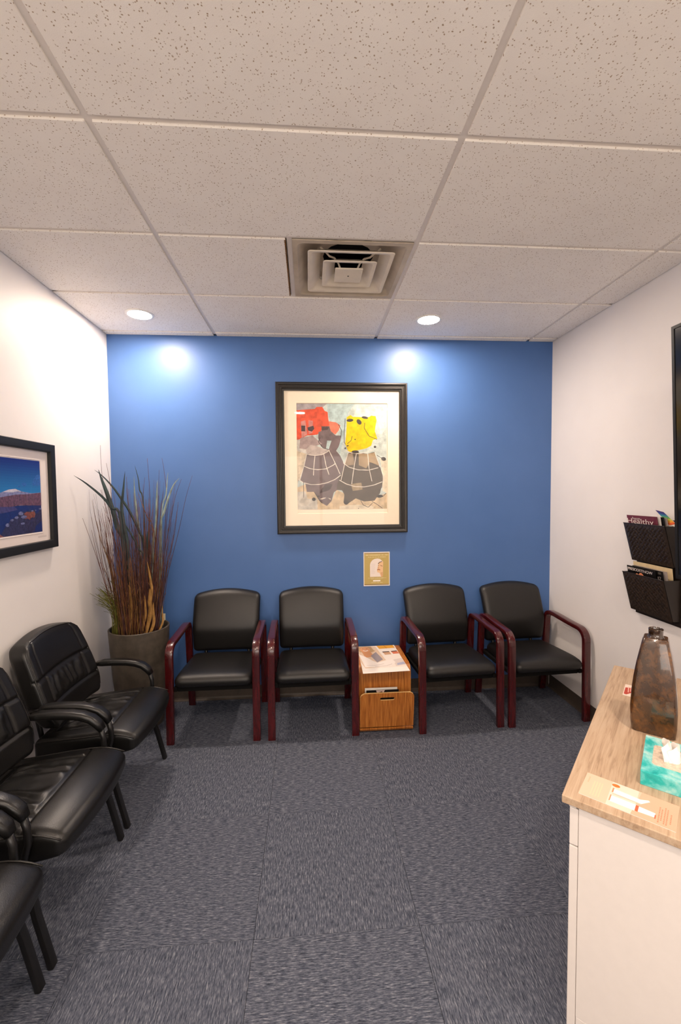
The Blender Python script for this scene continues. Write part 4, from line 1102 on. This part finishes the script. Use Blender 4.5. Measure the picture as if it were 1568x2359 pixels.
# ------------------------------------------------------------------ two-tier wall magazine holder on the right wall
PYF, PYN = -.945, -1.262                        # far and near ends
hd = thing('wall_magazine_holder', 'dark brown woven two-tier magazine holder on the right white wall', 'magazine rack', (XR, (PYF+PYN)/2, .876))
obj('back_plate', MB().cbox((XR-.007, PYN, .876), (XR-.001, PYF, 1.445), .001), 'brownplastic', hd, world=True)
def pocket(zb, zt):
    ob, ot = .045, .104
    A = lambda y, f_: Vector((XR-(ob+(ot-ob)*f_), y, zb+(zt-zb)*f_))
    yf0, yf1 = PYF-.012, PYF-.024 if False else PYF-.024
    # front panel with a raised diagonal weave
    NU, NV = 96, 64
    def fn(u, v_):
        y = (PYF-.010)+((PYN+.010)-(PYF-.010))*u; p = A(y, v_)
        s1 = (u*11+v_*8); s2 = (u*11-v_*8)
        fa, fb = s1 % 1, s2 % 1
        over = (int(math.floor(s1))+int(math.floor(s2))) % 2
        hgt_ = (math.sin(PI*fa)**.7 if over else math.sin(PI*fb)**.7)
        e = min(1, 12*min(u, 1-u), 9*min(v_, 1-v_))
        return p+Vector((-.0055*hgt_*max(0, e), 0, 0))
    mb = MB().grid(fn, NU, NV); k0 = len(mb.v)
    o = obj('woven_front', mb, 'woven', hd, world=True, smooth=True)
    obj('front_back', MB().prism([A(PYF-.010, 0)+Vector((.001, 0, 0)), A(PYN+.010, 0)+Vector((.001, 0, 0)), A(PYN+.010, 1)+Vector((.001, 0, 0)), A(PYF-.010, 1)+Vector((.001, 0, 0))], (.003, 0, 0)), 'brownplastic', hd, world=True)
    for y in (PYF-.010, PYN+.010):
        obj('pocket_side', MB().prism([Vector((XR-.007, y, zb)), A(y, 0), A(y, 1), Vector((XR-.007, y, zt))], (0, .003 if y == PYN+.010 else -.003, 0)), 'brownplastic', hd, world=True)
    obj('pocket_floor', MB().box((XR-ob, PYN+.010, zb), (XR-.007, PYF-.010, zb+.003)), 'brownplastic', hd, world=True)
    obj('rim', MB().tube([A(PYF-.010, 1), A(PYN+.010, 1)], .0022, 6), 'brownplastic', hd, world=True)
pocket(1.196, 1.418); pocket(.902, 1.128)

def standing(name, xin, y0, y1, z0, z1, mat, label, lean=.0, th=.003, group='magazines in the wall holder'):
    # sheet standing in a pocket; xin = distance of its bottom from the wall, lean = extra distance at the top
    q = [(XR-xin, y0, z0), (XR-xin, y1, z0), (XR-xin-lean, y1, z1), (XR-xin-lean, y0, z1)]
    o = tag(obj(name, MB().prism(q, (th, 0, 0)), mat), label, 'magazine', group)
    return o
MT['burg'] = plain('burgundy_cover', srgb(112, 52, 66), .35, .4, grain=.04)
MT['blackcover'] = plain('black_cover', srgb(24, 22, 22), .3, .5, grain=.03)
MT['envel'] = plain('cream_envelope', srgb(222, 200, 158), .6, .2, grain=.03)
MT['whiteink'] = plain('white_ink', srgb(236, 224, 216), .4, .3, grain=.004)
MT['greyink'] = plain('grey_ink', srgb(170, 158, 152), .4, .3, grain=.004)
# upper pocket
m1 = standing('magazine', .040, -.962, -1.183, 1.205, 1.464, 'burg', 'burgundy magazine titled Healthy in the upper pocket of the wall holder', lean=.050)
lettering('Healthy', (XR-.0875, -.974, 1.4095), (0, -1, 0), (-.19, 0, 1), .192, .038, m1, 'whiteink', world=False, out=.0012)
lettering('Prescott', (XR-.0892, -1.010, 1.440), (0, -1, 0), (-.19, 0, 1), .058, .015, m1, 'whiteink', world=False, name='small_title', out=.0016)
standing('magazine', .034, -.99, -1.196, 1.205, 1.466, 'paper', 'white magazine behind the burgundy one in the upper pocket of the wall holder', lean=.048)
standing('magazine', .026, -1.0, -1.21, 1.205, 1.463, 'blackcover', 'black-spined magazine second behind the burgundy one in the upper pocket', lean=.048)
standing('magazine', .020, -1.0, -1.222, 1.205, 1.460, 'greyink', 'grey booklet third behind the burgundy one in the upper pocket', lean=.046)
# rainbow leaflet leaning in the upper pocket
RXX = XR-.052
q0 = [onx(u, v_, RXX) for u, v_ in ((1509.3, 1174.7), (1528.3, 1179.7), (1557.2, 1207.3), (1541.8, 1210), (1536, 1210))]
q = q0[:3]+[Vector((RXX, -1.240, 1.40)), Vector((XR-.018, -1.238, 1.215)), Vector((XR-.018, -1.17, 1.215)), Vector((RXX, -1.165, 1.41))]
rl = tag(obj('rainbow_leaflet', MB().prism(q, (.001, 0, 0)), 'paper'), 'rainbow-coloured leaflet leaning in the upper pocket of the wall holder', 'leaflet')
pr = Print(100, 100)
for i, c in enumerate(((66, 52, 120), (58, 84, 150), (62, 140, 150), (110, 176, 100), (206, 206, 90), (240, 170, 60), (236, 104, 56))):
    pr.poly([(100*i/7, 0), (100*(i+1)/7+.5, 0), (100*(i+1)/7+.5, 100), (100*i/7, 100)], c, 0)
lftv = Vector((-.0012, 0, 0))
pr.build('leaflet_print', [q0[1]+lftv, q0[2]+lftv, q0[3]+lftv, q0[0]+lftv], rl)
# lower pocket
m2 = standing('magazine', .040, -.972, -1.180, .91, 1.168, 'blackcover', 'black magazine titled PRESCOTT NOW in the lower pocket of the wall holder', lean=.050)
lettering('PRESCOTT', (XR-.0872, -.981, 1.1435), (0, -1, 0), (-.19, 0, 1), .113, .0165, m2, 'whiteink', world=False, out=.0012)
lettering('NOW', (XR-.0872, -1.098, 1.1435), (0, -1, 0), (-.19, 0, 1), .066, .0165, m2, 'whiteink', world=False, name='bold_title', out=.0012)
o = m2.children[-1].copy(); o.location = (0, -.0018, 0); COL.objects.link(o)
pr = Print(100, 60); pr.poly([(0, 60), (4, 26), (18, 18), (34, 28), (48, 8), (66, 6), (84, 22), (92, 44), (100, 60)], (226, 138, 96), 0); pr.poly([(30, 60), (36, 34), (60, 36), (70, 60)], (190, 84, 50), 1); pr.ell(16, 36, 12, 10, (240, 190, 160), 1)
pr.build('cover_print', [(XR-.0868, -1.035, 1.142), (XR-.0868, -1.105, 1.142), (XR-.083, -1.105, 1.108), (XR-.083, -1.035, 1.108)], m2)
m3 = standing('magazine', .030, -1.0, -1.216, .91, 1.170, 'blackcover', 'second black magazine behind the PRESCOTT NOW one in the lower pocket', lean=.048)
lettering('KZ', (XR-.074, -1.186, 1.122), (0, -1, 0), (-.19, 0, 1), .022, .018, m3, 'greyink', world=False, out=.0012)
pr = Print(100, 100); pr.rect(6, 10, 70, 20, (150, 140, 130), 0); pr.rect(6, 34, 84, 42, (110, 104, 100), 0); pr.rect(6, 54, 60, 62, (110, 104, 100), 0)
pr.build('cover_print', [(XR-.0775, -1.184, 1.164), (XR-.0775, -1.214, 1.164), (XR-.0755, -1.214, 1.146), (XR-.0755, -1.184, 1.146)], m3)
standing('magazine', .022, -1.0, -1.232, .91, 1.172, 'greyink', 'grey booklet third from the front in the lower pocket of the wall holder', lean=.046)
standing('envelope', .013, -.962, -1.238, .91, 1.189, 'envel', 'cream envelope at the back of the lower pocket of the wall holder', lean=.030, group=None)['category'] = 'envelope'

# ------------------------------------------------------------------ tall wall screen at the right photo edge
tv = thing('wall_screen', 'tall black flat-panel screen tilted forward on the right wall, cut off by the photo edge', 'screen', (XR, -1.83, 1.19))
tA = math.atan2(.055, 1.17)
def tvp(d, y, h):    # d outward from screen back plane, h along the screen's height
    return Vector((XR-.188-math.sin(tA)*h-math.cos(tA)*d, y, 1.19-math.sin(tA)*d*0+math.cos(tA)*h))
Ya, Yb, HH = -1.470, -2.16, 1.172
def tvbox(mb, d0, d1, y0, y1, h0, h1):
    return mb.add([tvp(d, y, h) for h in (h0, h1) for (d, y) in ((d0, y0), (d1, y0), (d1, y1), (d0, y1))],
                  [(0, 1, 2, 3), (4, 7, 6, 5), (0, 4, 5, 1), (1, 5, 6, 2), (2, 6, 7, 3), (3, 7, 4, 0)])
obj('housing', tvbox(MB(), 0, .038, Ya, Yb, 0, HH), 'tvblack', tv, world=True, bevel=.004)
mb = MB()
for (y0, y1, h0, h1) in ((Ya, Ya-.014, 0, HH), (Yb+.014, Yb, 0, HH), (Ya-.014, Yb+.014, 0, .02), (Ya-.014, Yb+.014, HH-.014, HH)): tvbox(mb, .038, .044, y0, y1, h0, h1)
obj('bezel', mb, 'tvblack', tv, world=True)
obj('screen_glass', tvbox(MB(), .038, .041, Ya-.014, Yb+.014, .02, HH-.014), 'screen', tv, world=True)
obj('bezel_glint', tvbox(MB(), .02, .034, Ya+.0015, Ya, .0, .17), 'glint', tv, world=True)  # painted highlight: pale strip standing in for a glint on the lower bezel
obj('side_button', tvbox(MB(), .012, .022, Ya+.003, Ya, .70, .735), 'tvblack', tv, world=True)
obj('wall_plate', MB().cbox((XR-.012, -1.95, 1.6), (XR-.001, -1.68, 1.95), .002), 'metal', tv, world=True)
for y in (-1.74, -1.89):
    obj('mount_arm', MB().tube([(XR-.01, y, 1.70), (XR-.12, y, 1.72), tvp(.004, y, .56)], .014, 8), 'metal', tv, world=True, smooth=True)
    obj('mount_arm', MB().tube([(XR-.01, y, 1.85), (XR-.12, y, 1.86), tvp(.004, y, .69)], .014, 8), 'metal', tv, world=True, smooth=True)
